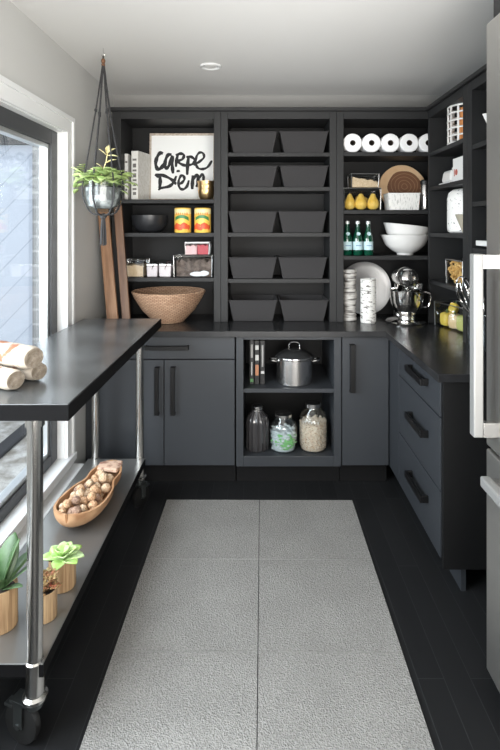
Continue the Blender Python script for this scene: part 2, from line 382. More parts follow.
# ------------------------------------------------------------------ base cabinets
BF = 3.0     # face plane of the back run
RF = .755    # face plane of the right run
CT = .908    # counter height
def pull(parent, x0, x1, y0, y1, z0, z1, ax):
    """black bar pull; ax 'y-' stands off towards -y, 'x-' towards -x"""
    bm = nb(); s = .026
    if ax == 'y-':
        box(bm, x0, x1, y0-s-.012, y0-s, z0, z1)
        if z1-z0 > x1-x0:
            box(bm, x0, x1, y0-s, y0, z0, z0+.012); box(bm, x0, x1, y0-s, y0, z1-.012, z1)
        else:
            box(bm, x0, x0+.012, y0-s, y0, z0, z1); box(bm, x1-.012, x1, y0-s, y0, z0, z1)
    else:
        box(bm, x0-s-.012, x0-s, y0, y1, z0, z1)
        box(bm, x0-s, x0, y0, y0+.012, z0, z1); box(bm, x0-s, x0, y1-.012, y1, z0, z1)
    return obj('handle', bm, handle_mat, parent, bevel=.002, label='black bar handle')
toe = M('black_toe_kick', (.006, .006, .0065), .6, spec=.2)
# left cabinet: drawer over two doors
t = thing('base_cabinet', 'charcoal base cabinet with one drawer over two doors, beside the rolling table', 'cabinet', (-.57, BF, 0))
xl, xr = -.435, .435
xl0 = WL+.005-(-.57)
bm = nb(); box(bm, xl0, xr-.004, .022, .58, .12, .872)
obj('toe_kick', box(nb(), xl0, xr-.004, .07, .09, 0, .12), toe, t)
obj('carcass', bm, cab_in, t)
d = obj('drawer_front', box(nb(), -.36, xr-.006, 0, .02, .742, .868), cab, t, bevel=.002); pull(d, -.085, .165, 0, 0, .798, .822, 'y-')
d = obj('door', box(nb(), -.36, .018, 0, .02, .125, .736), cab, t, bevel=.002); pull(d, -.030, -.005, 0, 0, .425, .70, 'y-')
d = obj('door', box(nb(), .022, xr-.006, 0, .02, .125, .736), cab, t, bevel=.002); pull(d, .062, .088, 0, 0, .425, .70, 'y-')
obj('filler_panel', box(nb(), xl0, -.364, .0, .02, .125, .868), cab, t, bevel=.002)
# open unit
t = thing('open_base_unit', 'charcoal open base unit holding the stock pot and glass jars', 'cabinet', (.172, BF, 0))
hw = .304; ow = .262
bm = nb(); box(bm, -hw, -ow, -.004, .58, .12, .872); box(bm, ow, hw, -.004, .58, .12, .872)
box(bm, -ow, ow, -.004, .58, .853, .872); box(bm, -ow, ow, -.004, .58, .12, .18)
obj('toe_kick', box(nb(), -hw, hw, .07, .09, 0, .12), toe, t)
obj('frame', bm, cab, t, bevel=.002)
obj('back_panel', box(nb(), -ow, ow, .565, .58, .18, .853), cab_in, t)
obj('shelf', box(nb(), -ow, ow, .004, .565, .545, .568), cab, t, bevel=.001)
# narrow door cabinet in the corner
t = thing('narrow_base_cabinet', 'narrow charcoal base cabinet with one door, right of the open unit', 'cabinet', (.615, BF, 0))
bm = nb(); box(bm, -.135, .13, .022, .58, .12, .872); obj('toe_kick', box(nb(), -.135, .14, .07, .09, 0, .12), toe, t); obj('carcass', bm, cab_in, t)
d = obj('door', box(nb(), -.133, .136, 0, .02, .125, .868), cab, t, bevel=.002); pull(d, -.092, -.062, 0, 0, .555, .83, 'y-')
# right drawer unit
t = thing('drawer_cabinet', 'charcoal three-drawer base cabinet along the right wall', 'cabinet', (RF, 2.14, 0))
bm = nb(); box(bm, .022, .60, .0, 1.44, .12, .872); obj('toe_kick', box(nb(), .08, .10, .0, .93, 0, .12), cab, t); obj('carcass', bm, cab_in, t)
for z0, z1, hz in ((.712, .868, .800), (.405, .706, .568), (.125, .399, .278)):
    d = obj('drawer_front', box(nb(), 0, .02, .02, .655, z0, z1), cab, t, bevel=.002)
    pull(d, 0, 0, .165, .415, hz-.003, hz+.028, 'x-')
obj('filler_panel', box(nb(), 0, .02, .66, .857, .125, .868), cab, t, bevel=.002)
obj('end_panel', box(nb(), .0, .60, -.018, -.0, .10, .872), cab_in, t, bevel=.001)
# countertop, L shape
bm = nb()
pts = [(WL+.002, 2.965), (.725, 2.965), (.725, 2.095), (WR-.003, 2.095), (WR-.003, WB-.003), (WL+.002, WB-.003)]
lo = [bm.verts.new((x, y, .874)) for x, y in pts]; hi = [bm.verts.new((x, y, CT)) for x, y in pts]
bm.faces.new(lo[::-1]); bm.faces.new(hi)
for i in range(6): bm.faces.new([lo[i], lo[(i+1) % 6], hi[(i+1) % 6], hi[i]])
tag(obj('countertop', bm, counter_mat, bevel=.002), 'long L-shaped black countertop over the base cabinets', 'countertop')

# ------------------------------------------------------------------ shelving units above
UF, UT = 3.26, 2.235
def bookcase(label, x0, x1, s0, s1, shelves):
    t = thing('bookcase', label, 'shelving', ((x0+x1)/2, UF, CT)); c = (x0+x1)/2; w0, w1 = x0-c, x1-c; top = UT-CT
    bm = nb(); box(bm, w0, w0+s0, 0, .32, .0, top); box(bm, w1-s1, w1, 0, .32, .0, top)
    box(bm, w0+s0, w1-s1, 0, .32, top-.048, top)
    obj('frame', bm, upper, t, bevel=.002)
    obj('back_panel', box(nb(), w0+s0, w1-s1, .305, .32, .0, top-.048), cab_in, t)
    for z in shelves: obj('shelf', box(nb(), w0+s0, w1-s1, .004, .304, z-CT-.024, z-CT), upper, t, bevel=.001)
    return t
SL = (1.68, 1.469, 1.186); SM = (1.975, 1.758, 1.469, 1.178); SR = (1.978, 1.613, 1.324)
bookcase('open charcoal shelving unit holding the framed print and cans', -.925, -.2405, .055, .0435, SL)
bookcase('middle open charcoal shelving unit filled with fabric bins', -.2395, .4885, .0435, .0435, SM)
bookcase('open charcoal shelving unit holding paper rolls and stand mixer', .4895, 1.366, .0435, .02, SR)
UX = 1.062
def side_bookcase(label, y0, y1, s0, s1, shelves):
    t = thing('bookcase', label, 'shelving', (UX, (y0+y1)/2, CT)); c = (y0+y1)/2; w0, w1 = y0-c, y1-c; top = UT-CT
    bm = nb(); box(bm, 0, .30, w0, w0+s0, 0, top); box(bm, 0, .30, w1-s1, w1, 0, top); box(bm, 0, .30, w0+s0, w1-s1, top-.048, top)
    obj('frame', bm, upper, t, bevel=.002)
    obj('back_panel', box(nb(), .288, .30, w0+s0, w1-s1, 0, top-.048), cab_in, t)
    for z in shelves: obj('shelf', box(nb(), .004, .287, w0+s0, w1-s1, z-CT-.024, z-CT), upper, t, bevel=.001)
SC1 = (1.97, 1.755, 1.47, 1.18); SC2 = (1.915, 1.63, 1.40)
side_bookcase('charcoal shelving unit on the right wall nearest the corner', 2.645, 3.258, .055, .02, SC1)
side_bookcase('charcoal shelving unit on the right wall beside the refrigerator', 2.10, 2.643, .03, .055, SC2)
bm = nb(); box(bm, -.935, UX-.012, UF-.018, UF+.33, UT, UT+.022); box(bm, UX-.018, WR-.003, 2.09, UF-.018, UT, UT+.022); box(bm, UX-.012, WR-.003, UF-.018, UF+.33, UT, UT+.022)
struct('trim_1', bm, upper, bevel=.003)

# ------------------------------------------------------------------ refrigerator
t = thing('refrigerator', 'tall stainless steel refrigerator with bar handles at the right edge', 'refrigerator', (.735, 1.68, 0))
bm = nb(); box(bm, .05, .63, -.92, 0, .06, 2.155)
obj('body', bm, fridge_steel, t, bevel=.004)
bm = nb(); box(bm, .09, .60, -.90, -.02, .0, .06); obj('toe_grille', bm, rubber, t)
d = obj('door', box(nb(), 0, .046, -.918, -.002, .80, 2.16), fridge_steel, t, bevel=.006)
bm = nb(); box(bm, -.075, -.045, -.09, -.055, .855, 1.42); obj('handle', bm, handle_steel, d, bevel=.004, label='bright vertical bar handle')
for z in (.855, 1.373): obj('handle_bracket', box(nb(), -.045, 0, -.09, -.062, z, z+.045), steel, d, bevel=.002)
d = obj('freezer_drawer', box(nb(), 0, .046, -.918, -.002, .075, .788), fridge_steel, t, bevel=.006)
bm = nb(); box(bm, -.075, -.045, -.80, -.13, .728, .760); obj('handle', bm, handle_steel, d, bevel=.006, label='bright horizontal bar handle')
for y in (-.17, -.79): obj('handle_bracket', box(nb(), -.045, 0, y, y+.03, .732, .756), steel, d)
tag(obj('overhead_cabinet', box(nb(), .76, WR-.003, .76, 1.68, 2.165, CH-.002), upper, bevel=.002), 'dark cabinet panel above the stainless refrigerator', 'cabinet')

# ------------------------------------------------------------------ carpet tiles
TS = .51
names = {(0, 0): 'far left grey carpet tile by the base cabinets', (1, 0): 'far right grey carpet tile by the base cabinets',
         (0, 1): 'left grey carpet tile in the middle row', (1, 1): 'right grey carpet tile in the middle row',
         (0, 2): 'nearest left grey carpet tile at the bottom of the view', (1, 2): 'nearest right grey carpet tile at the bottom of the view'}
first = None
for c in range(2):
    for r in range(3):
        if first is None:
            bm = nb(); box(bm, -TS/2+.0016, TS/2-.0016, -TS/2+.0016, TS/2-.0016, 0, .007)
            first = obj('carpet_tile', bm, carpet_mat); o = first
        else: o = first.copy(); C.objects.link(o)
        y = 2.845-TS/2-r*TS + (c-.5)*TS*-.006
        o.location = (-.256+c*TS-.012*r*0 - (2.3-y)*.006, y, 0.0005); o.rotation_euler = (0, 0, ([0, PI/2][(c+r) % 2]-.006))
        tag(o, names[(c, r)], 'carpet tile', 'grey carpet tiles laid as a rug')

# ------------------------------------------------------------------ rolling table
TX, TY0, TY1, TZ = -.755, 1.47, 2.86, 1.0
t = thing('rolling_table', 'dark-topped rolling work table with steel pipe legs under the window', 'table', (TX, (TY0+TY1)/2, 0))
L2 = (TY1-TY0)/2
bm = nb(); box(bm, -.213, .213, -L2, L2, TZ-.047, TZ); obj('tabletop', bm, table_mat, t, bevel=.002)
bm = nb()  # thin strips added round the top to paint its edges as shaded
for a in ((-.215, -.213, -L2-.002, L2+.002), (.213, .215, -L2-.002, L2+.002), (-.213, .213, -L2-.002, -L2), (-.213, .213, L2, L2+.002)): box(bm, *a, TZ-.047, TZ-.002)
obj('edge_shade_strip', bm, edge_shade, t, label='tabletop edge with shade painted on')
bm = nb(); box(bm, -.165, .140, -L2+.005, L2-.07, .222, .258); obj('lower_shelf', bm, shelf_metal, t, bevel=.002)
bm = nb()  # same painted shade along the lower shelf's edges
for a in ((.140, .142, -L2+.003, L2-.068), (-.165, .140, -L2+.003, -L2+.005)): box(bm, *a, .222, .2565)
obj('shelf_shade_strip', bm, edge_shade, t, label='shelf edge with shade painted on')
for sx in (-.128, .110):
    for sy in (-L2+.022, L2-.055):
        near = sy < 0
        leg = obj('leg', cyl(nb(), (sx, sy, .145), (sx, sy, TZ-.047), .022, n=24), pipe_mat, t, smooth=True)
        bm = nb(); lathe(bm, [(.0222, 0), (.0268, 0), (.0268, .092), (.0222, .096)], 28, sx, sy, .222-.058); 
        lathe(bm, [(.0222, 0), (.034, 0), (.035, .010), (.0222, .018)], 28, sx, sy, .148)
        obj('collar', bm, pipe_mat, leg, smooth=True)
        obj('flange', lathe(nb(), [(.0222, 0), (.027, 0), (.027, .022), (.0222, .022)], 24, sx, sy, TZ-.068), pipe_mat, leg, smooth=True)
        # caster
        off = -.045 if near else .010
        oy = .022 if near else -.02
        cf = obj('caster', nb(), caster_metal, t) if False else None
        bm = nb(); cx, cy = sx+off, sy+oy
        lathe(bm, [(0, .142), (.026, .142), (.03, .150), (0, .152)], 20, sx, sy, 0)
        lathe(bm, [(0, .125), (.022, .125), (.022, .142), (0, .142)], 20, sx, sy, 0)
        a = 1.2 if near else -.5
        Rm = Matrix.Translation((cx, cy, 0)) @ Matrix.Rotation(a, 4, 'Z')
        for s in (-1, 1):
            box(bm, s*.019-.002, s*.019+.002, -.016, .016, .055, .128, Rm)
        box(bm, -.021, .021, -.03, .03, .121, .129, Rm)
        box(bm, -.014, .014, .028, .058, .098, .106, Rm)
        cf = obj('caster_fork', bm, caster_metal, t, bevel=.001)
        bm = nb(); lathe(bm, [(0, -.013), (.046, -.013), (.058, -.010), (.0605, 0), (.058, .010), (.046, .013), (0, .013)], 36,
                         mat=Rm @ Matrix.Translation((0, 0, .0605)) @ Matrix.Rotation(PI/2, 4, 'Y'))
        obj('caster_wheel', bm, rubber, cf, smooth=True)
        bm = nb(); cyl(bm, Rm @ Vector((-.024, 0, .0605)), Rm @ Vector((.024, 0, .0605)), .008); obj('axle', bm, caster_metal, cf, smooth=True)

# ---- towels on the table
def towel_roll(label, loc, rz, tilt, r, ln, sq=.88):
    t = thing('rolled_towel', label, 'towel', loc, rz, 'rolled towels on the table')
    bm = nb()
    n = 36; segs = 12; rings = []
    for k in range(segs+1):
        y = ln*k/segs; e = min(k, segs-k); rr = r*(1 - (.16 if e == 0 else .03 if e == 1 else 0))*(1+.03*math.sin(k*1.7))
        rings.append([bm.verts.new((rr*math.cos(2*PI*i/n)*(1+.05*math.sin(3*2*PI*i/n+k*.4)), y, r*sq+rr*sq*math.sin(2*PI*i/n))) for i in range(n)])
    for a, b in zip(rings[:-1], rings[1:]):
        for i in range(n): bm.faces.new([a[i], a[(i+1) % n], b[(i+1) % n], b[i]])
    bm.faces.new(rings[0]); bm.faces.new(rings[-1][::-1])
    obj('towel_cloth', bm, towel_mat, t, smooth=True)
    bm = nb(); pts = []
    for k in range(70):
        a = k/70*2*PI*3.4; q = r*.80*(1-k/70*.93)
        pts.append((q*math.cos(a), -.001, r*sq+q*sq*math.sin(a)))
    tube(bm, pts, .0032, 6)
    obj('rolled_end', bm, towel_end, t, smooth=True)
    bm = nb(); lathe(bm, [(0, 0), (r*.84, 0), (r*.84, .002), (0, .002)], 30, mat=Matrix.Translation((0, -.001, r*sq)) @ Matrix.Rotation(PI/2, 4, 'X'), sy=sq)
    obj('fold_face', bm, towel_end, t)
    return t
rz = math.radians(62)
towel_roll('cream patterned towel roll nearest the table front edge', (-.748, 1.590, TZ+.001), rz, 0, .036, .22)
towel_roll('cream patterned towel roll lying behind, its end furthest right', (-.718, 1.690, TZ+.001), rz, 0, .035, .22)
towel_roll('cream patterned towel roll resting on top of two others', (-.716, 1.645, TZ+.050), rz, 0, .042, .23)

# ---- dough bowl with nuts
BZ = .259
bx, by, brz = -.745, 2.325, math.radians(-6)
t = thing('dough_bowl', 'long carved wooden dough bowl full of round nuts on the lower shelf', 'bowl', (bx, by, BZ), brz)
def bowl_half(u):   # half width along u in -1..1
    e = max(0, 1-abs(u)**3.2)**.5
    return (.098-.022*u-.020*math.exp(-((u-.30)/.20)**2))*e
bm = nb(); NU, NV = 30, 16; HL = .25
outer, inner = [], []
def sect(u, inn):
    row = []; w = bowl_half(u)
    endf = (1-abs(u)**3.2)**.5
    for j in range(NV+1):
        a = PI*(j/NV)      # left rim -> bottom -> right rim
        rim = .078+.012*u*u
        ww = max(w-(.008 if inn else 0), .001); dep = (rim*(.35+.65*endf))
        z = rim-dep*math.sin(a)**.8 if a not in (0, PI) else rim
        if inn: z = min(rim, z+.008)
        row.append((-ww*math.cos(a)*(1.0), u*HL*(1 if not inn else .965), max(z, .0008 if not inn else .01)))
    return row
us = [math.sin((i/NU-.5)*PI)*.999 for i in range(NU+1)]
for u in us:
    outer.append([bm.verts.new(p) for p in sect(u, False)]); inner.append([bm.verts.new(p) for p in sect(u, True)])
for i in range(NU):
    for j in range(NV):
        bm.faces.new([outer[i][j], outer[i+1][j], outer[i+1][j+1], outer[i][j+1]])
        bm.faces.new([inner[i][j], inner[i][j+1], inner[i+1][j+1], inner[i+1][j]])
    for j in (0, NV): bm.faces.new([outer[i][j], inner[i][j], inner[i+1][j], outer[i+1][j]])
for i in (0, NU):
    for j in range(NV): bm.faces.new([outer[i][j], outer[i][j+1], inner[i][j+1], inner[i][j]])
obj('bowl_shell', bm, bowl_wood, t, smooth=True)
bm = nb(); pts = [(-.052, .165), (.050, .150), (.058, .20), (.045, .245), (-.035, .25), (-.06, .215)]
lo = [bm.verts.new((x, y, .072)) for x, y in pts]; hi = [bm.verts.new((x, y, .086+.006*(i % 2))) for i, (x, y) in enumerate(pts)]
bm.faces.new(lo[::-1]); bm.faces.new(hi)
for i in range(6): bm.faces.new([lo[i], lo[(i+1) % 6], hi[(i+1) % 6], hi[i]])
obj('rim_patch', bm, bark_patch, t, bevel=.004, label='pale bark-like patch at the far end')
nutm = [M('nut_shell', (.34, .18, .09), .55, var=(2.6, (.66, .43, .26), (1, 1, 1)), bump=(2, .4, .12)),
        M('nut_shell_pale', (.46, .29, .16), .55, var=(2.6, (.72, .56, .40), (1, 1, 1)), bump=(2, .4, .12)),
        M('nut_shell_dark', (.16, .09, .06), .55, var=(2.6, (.42, .27, .19), (1, 1, 1)), bump=(2, .4, .12))]
protos = []
spots = []
placed = []
rnd = random.Random(11)
for layer, (zz, lim) in enumerate(((.032, .60), (.062, .66), (.086, .40))):
    tries = 0
    while tries < 1500:
        tries += 1
        u = rnd.uniform(-.86, .60 if layer < 2 else .45); w = bowl_half(u)-.030-(.022 if layer == 0 else .004 if layer == 1 else .016)
        if w <= 0: continue
        x = rnd.uniform(-w, w); y = u*HL; z = zz + .004*rnd.random()
        if abs(u) > .72 and layer == 0: continue
        r = .0205*rnd.uniform(.88, 1.1)
        if all((Vector((x, y, z))-p).length > (r+q)*.97 for p, q in placed): placed.append((Vector((x, y, z)), r))
Rb = Matrix.Translation((bx, by, BZ)) @ Matrix.Rotation(brz, 4, 'Z')
nuts = []
for i, (p, r) in enumerate(placed):
    if i < 3:
        bm = nb(); ball(bm, (0, 0, 0), 1, 3, (1, 1, .92))
        for v in bm.verts:
            a = math.atan2(v.co.y, v.co.x); v.co *= 1+.03*math.cos(7*a)*(1-abs(v.co.z))
            if v.co.z > .8: v.co.z += .10*(v.co.z-.8)/.2
        o = obj('nut', bm, nutm[i], smooth=True); protos.append(o)
    else: o = protos[(i*7+i//5) % 3].copy(); C.objects.link(o)
    o.location = Rb @ p; o.scale = (r, r, r); o.rotation_euler = (rnd.uniform(0, 3), rnd.uniform(0, 3), rnd.uniform(0, 3))
    nuts.append((o, p, ('brown', 'cream', 'dark')[i if i < 3 else (i*7+i//5) % 3]))
ORD = 'first second third fourth fifth sixth seventh eighth ninth tenth eleventh twelfth thirteenth fourteenth fifteenth'.split()
lanes = {}
for o, p, colour in sorted(nuts, key=lambda n: n[1].y):
    hidden = p.z < .045 and any((p-q).length > 1e-6 and q.z > p.z+.015 and (p.xy-q.xy).length < .026 for _, q, _ in nuts)
    if hidden: tag(o, 'nut lying deep in the dough bowl, buried under the other nuts', 'nut', 'buried nuts in the dough bowl'); continue
    lane = 'window side' if p.x < -.018 else 'aisle side' if p.x > .018 else 'centre line'
    k = lanes[lane] = lanes.get(lane, -1)+1
    tag(o, f'{colour} nut, {ORD[k]} from the near end along the {lane} of the dough bowl', 'nut', 'nuts in the dough bowl')

# ---- small plants on the lower shelf
def leaf(bm, base, az, el, ln, w, curl=.3, cup=.15, n=7):
    """broad pointed leaf: base point, azimuth, elevation, length, width"""
    d = Vector((math.cos(az)*math.cos(el), math.sin(az)*math.cos(el), math.sin(el)))
    s = Vector((-math.sin(az), math.cos(az), 0)); up = s.cross(d)*-1
    if up.z < 0: up = -up
    L, Mi, Rr = [], [], []
    for i in range(n+1):
        tt = i/n; c = Vector(base)+d*ln*tt-Vector((0, 0, 1))*curl*ln*tt*tt
        ww = w*(math.sin(PI*min(1, tt*.92+.06))**.75)*(.55+.45*tt if tt < .6 else .82)
        if i == n: ww = w*.06
        if i == 0: ww = w*.12
        L.append(bm.verts.new(c-s*ww+up*ww*cup)); Mi.append(bm.verts.new(c)); Rr.append(bm.verts.new(c+s*ww+up*ww*cup))
    fs = []
    for i in range(n):
        fs.append(bm.faces.new([L[i], Mi[i], Mi[i+1], L[i+1]])); fs.append(bm.faces.new([Mi[i], Rr[i], Rr[i+1], Mi[i+1]]))
def leaves_obj(name, bm, m, parent, th=.0012, **k):
    o = obj(name, bm, m, parent, smooth=True, **k); s = o.modifiers.new('thick', 'SOLIDIFY'); s.thickness = th
    return o
def wood_pot(t, r, h):
    obj('pot', lathe(nb(), [(0, 0), (r*.97, 0), (r, .004), (r, h), (r*.88, h), (r*.88, h-.02), (0, h-.02)], 36), bamboo, t, smooth=True)
    obj('soil', lathe(nb(), [(0, 0), (r*.87, 0), (r*.87, .006), (r*.5, .010), (0, .012)], 24, cz=h-.019), soil_mat, t, smooth=True)
t = thing('potted_plant', 'broad dark green leaved plant in a wooden pot behind the table leg', 'plant', (-.805, 1.62, BZ))
wood_pot(t, .047, .125)
bm = nb()
for az, el, ln, w, cu in ((.35, 1.25, .165, .042, .05), (1.5, 1.1, .17, .043, .1), (2.6, 1.0, .15, .04, .15), (3.7, 1.0, .14, .028, .2), (5.0, .95, .13, .028, .25), (.0, .75, .175, .021, .12), (5.8, .5, .11, .019, .1), (.9, .8, .15, .026, .2)):
    leaf(bm, (0, 0, .11), az, el, ln, w, cu, .25, 9)
leaves_obj('foliage', bm, leaf_dark, t, .002)
t = thing('potted_succulent', 'lime green rosette succulent in a wooden pot at the shelf edge', 'plant', (-.683, 1.80, BZ))
wood_pot(t, .045, .098)
bm = nb()
for k in range(17):
    ring = k//6; leaf(bm, (0, 0, .092+.004*ring), k*2.4, .25+.38*ring, .078-.018*ring, .030-.005*ring, .12, .35, 8)
leaves_obj('foliage', bm, leaf_lime, t, .003)
t = thing('potted_succulent', 'reddish small-leaved succulent in the smallest wooden pot', 'plant', (-.683, 1.655, BZ))
wood_pot(t, .036, .088)
bm = nb(); rnd = random.Random(5)
for k in range(30):
    a = rnd.uniform(0, 2*PI); rr = rnd.uniform(.004, .038); z = .085+rnd.uniform(0, .045)
    for j in range(4): leaf(bm, (rr*math.cos(a), rr*math.sin(a), z), a+j*1.6, .6, .017, .0065, .1, .3, 4)
leaves_obj('foliage', bm, leaf_red, t, .002)
bm = nb()
for k in range(7):
    a = k*.9; tube(bm, [(0, 0, .075), (.02*math.cos(a), .02*math.sin(a), .10), (.032*math.cos(a), .032*math.sin(a), .118)], .0018, 5)
obj('stem', bm, stem_brown, t, smooth=True)

# ------------------------------------------------------------------ hanging planter
hx, hy = -.797, 2.65
t = thing('macrame_hanger', 'dark cord macrame plant hanger hung from the ceiling hook', 'plant hanger', (hx, hy, CH))
obj('ceiling_hook', tube(nb(), [(0, 0, 0), (0, 0, -.02), (.009, 0, -.032), (0, 0, -.044), (-.009, 0, -.034)], .002, 6), steel, t, smooth=True)
bm = nb(); ball(bm, (0, 0, -.066), .011, 2, (1, 1, 1.3)); ball(bm, (.0, .0, -.086), .010, 2); obj('bead', bm, bead_mat, t, smooth=True)
pr = .098; rimz = 1.742-CH; botz = 1.578-CH
bm = nb()
cords = []
for k in range(6):
    a = k*2*PI/6+.3; ca, sa = math.cos(a), math.sin(a)
    p = [(0, 0, -.04), (.004*ca, .004*sa, -.09), (.036*ca, .036*sa, -.34+.02*(k % 2)), (.085*ca, .085*sa, rimz+.06), (1.03*pr*ca, 1.03*pr*sa, rimz-.04),
         (.95*pr*ca, .95*pr*sa, rimz-.10), (.6*pr*ca, .6*pr*sa, botz+.000), (.008*ca, .008*sa, botz-.012)]
    obj('cord', tube(nb(), spline(p, 6), .0040 if k % 2 else .0046, 6), cord_mat, t, smooth=True)
    ball(bm, (.036*ca, .036*sa, -.34+.02*(k % 2)), .0085, 1, (1, 1, 1.4))
ball(bm, (0, 0, botz-.018), .018, 2, (1, 1, .9))
obj('knot', bm, cord_mat, t, smooth=True)
bm = nb(); rnd = random.Random(3)
for k in range(12):
    a = rnd.uniform(0, 6.28); q = rnd.uniform(.002, .014)
    tube(bm, [(q*.5*math.cos(a), q*.5*math.sin(a), botz-.02), (q*math.cos(a), q*math.sin(a), botz-.09), (q*1.2*math.cos(a), q*1.2*math.sin(a), botz-.155-rnd.uniform(0, .015))], .0036, 5)
obj('tassel', bm, cord_mat, t, smooth=True)
t = thing('hanging_potted_plant', 'trailing green plant in a clear glass pot hanging by the window', 'plant', (hx, hy, 1.580))
obj('glass_pot', lathe(nb(), [(0, 0), (.055, 0), (.082, .018), (.094, .06), (.0945, .158), (.0915, .158), (.091, .062), (.079, .022), (.053, .004), (0, .004)], 48, ribs=12, rib_a=.012), thin_glass('pot_glass', (.94, .96, .96), .045, .10), t, smooth=True)
obj('soil', lathe(nb(), [(0, .02), (.045, .02), (.072, .032), (.084, .07), (.085, .125), (.05, .135), (0, .138)], 32), M('grey_pot_soil', (.12, .12, .12), .9, var=(22, (.48, .49, .49), (1, 1, 1), .5, .62), bump=(50, .6, .006)), t, smooth=True)
bm = nb(); rnd = random.Random(21)
for k in range(85):
    a = rnd.uniform(0, 2*PI); rr = rnd.uniform(.02, .14); z = .150+rnd.uniform(.0, .055)-.18*max(0, rr-.085)
    leaf(bm, (rr*.75*math.cos(a), rr*.75*math.sin(a), z), a+rnd.uniform(-.9, .9), rnd.uniform(-.1, .6), rnd.uniform(.055, .075), rnd.uniform(.034, .045), rnd.uniform(.1, .5), .25, 6)
for k in range(7):
    leaf(bm, (-.10, -.02+.01*k, .17+.012*k), 2.6+.3*k, .3, .055, .024, .3, .2, 6)
for (x, y, z) in ((-.15, .0, .12), (-.155, .01, .15), (.115, -.03, .11), (.12, -.02, .14), (.14, 0, .16), (.165, .0, .155)):
    leaf(bm, (x*.85, y, z), 2.4 if x < 0 else -.4, -.2, .045, .018, .3, .2, 6)
leaves_obj('foliage', bm, leaf_g, t)
bm = nb()
tube(bm, spline([(-.01, 0, .14), (-.005, 0, .20), (.015, 0, .26), (.022, 0, .31)], 4), .003, 6)
for b, az, el, ln in (((.02, 0, .29), 3.1, .75, .055), ((.02, 0, .30), 1.2, 1.3, .05), ((.02, 0, .30), -.2, .6, .05), ((.02, 0, .29), .1, .05, .05), ((.01, 0, .25), 0, .45, .058), ((0, 0, .225), 3.0, .7, .045), ((-.01, -.01, .2), 3.3, .5, .055), ((-.01, 0, .19), 2.6, .9, .05), ((.0, 0, .22), -.4, .3, .035)):
    leaf(bm, b, az, el, ln*1.1, .019, .1, .3, 6)
leaves_obj('upright_sprig', bm, leaf_pale, t, label='pale yellow-green upright sprig')
obj('stem', tube(nb(), spline([(0, 0, .13), (-.06, 0, .17), (-.13, .0, .16), (-.15, 0, .13)], 5), .002, 5), stem_green, t, smooth=True)

# ------------------------------------------------------------------ leaning boards
for lab, m, x0, x1, y, w in (('wider brown wooden board leaning by the wall beside the wicker bowl', board_wood, -.872, -.962, 3.10, .066),
                             ('narrow dark wooden board leaning against the shelving unit', board_dark, -.800, -.880, 3.135, .05)):
    bm = nb(); box(bm, -w/2, w/2, -.011, .011, 0, .74)
    o = obj('wooden_board', bm, m, bevel=.003)
    d = Vector((x1-x0, .10, .70)).normalized()
    o.rotation_euler = (-math.atan2(.10, .70), math.atan2(x1-x0, .70), 0); o.location = (x0, y, CT+.005)
    tag(o, lab, 'board', 'wooden boards leaning by the wall')

# ------------------------------------------------------------------ print
t = thing('framed_print', 'framed white print lettered carpe diem in black brush script', 'framed print', (-.52, 3.50, 1.681))
t.rotation_euler = (math.radians(-4), 0, 0)
FW, FH = .445, .462
bm = nb()
for a in ((-FW/2, FW/2, 0, .014), (-FW/2, FW/2, FH-.014, FH)): box(bm, a[0], a[1], -.018, .0, a[2], a[3])
for a in ((-FW/2, -FW/2+.012), (FW/2-.012, FW/2)): box(bm, a[0], a[1], -.018, 0, .014, FH-.014)
obj('frame', bm, frame_wood, t, bevel=.002)
obj('print', box(nb(), -FW/2+.012, FW/2-.012, -.008, -.002, .014, FH-.014), canvas, t)
strokes = [
 ([(118, 188), (98, 184), (76, 215), (67, 262), (82, 300), (108, 290), (130, 258)], 9.5),
 ([(180, 196), (155, 198), (137, 235), (134, 280), (148, 292), (168, 262), (186, 205), (184, 250), (188, 298), (192, 332)], 9),
 ([(226, 192), (216, 235), (212, 285)], 8), ([(210, 200), (245, 188), (268, 200), (258, 228), (226, 245), (258, 268), (292, 276)], 7.5),
 ([(303, 205), (296, 265), (293, 342)], 9), ([(285, 212), (322, 212), (346, 236), (330, 264), (297, 272)], 7),
 ([(338, 272), (380, 246), (412, 215), (404, 185), (378, 182), (358, 212), (354, 258), (370, 292), (404, 300), (440, 284), (470, 238)], 6.5),
 ([(64, 338), (84, 350), (100, 346)], 9), ([(98, 342), (101, 390), (97, 436), (90, 438)], 9), ([(72, 340), (122, 346), (176, 372), (194, 394), (166, 424), (96, 438)], 8),
 ([(228, 306), (229, 322)], 10), ([(216, 350), (206, 376), (205, 400), (218, 402)], 7),
 ([(232, 410), (256, 398), (274, 372), (264, 348), (246, 352), (232, 392), (240, 434), (266, 446), (292, 424), (306, 380)], 7),
 ([(334, 345), (331, 400), (330, 446)], 9), ([(331, 384), (358, 346), (372, 352), (368, 400), (364, 430)], 8), ([(370, 378), (398, 340), (410, 350), (410, 380), (418, 420)], 7)]
bm = nb()
K = FW/(492-22)
for pts, w in strokes:
    P = spline([((u-22)*K-FW/2, 0, (530-v)*K) for u, v in pts], 5)
    P = [Vector((p.x, -.0088, p.z)) for p in P]
    wd = [w*1.35*K*(1-.18*math.sin(i*.9)) for i in range(len(P))]
    wd[0] *= .7; wd[-1] *= .6
    tube(bm, P, wd, 10, squash=(1, .08, 1))
obj('lettering', bm, ink, t)

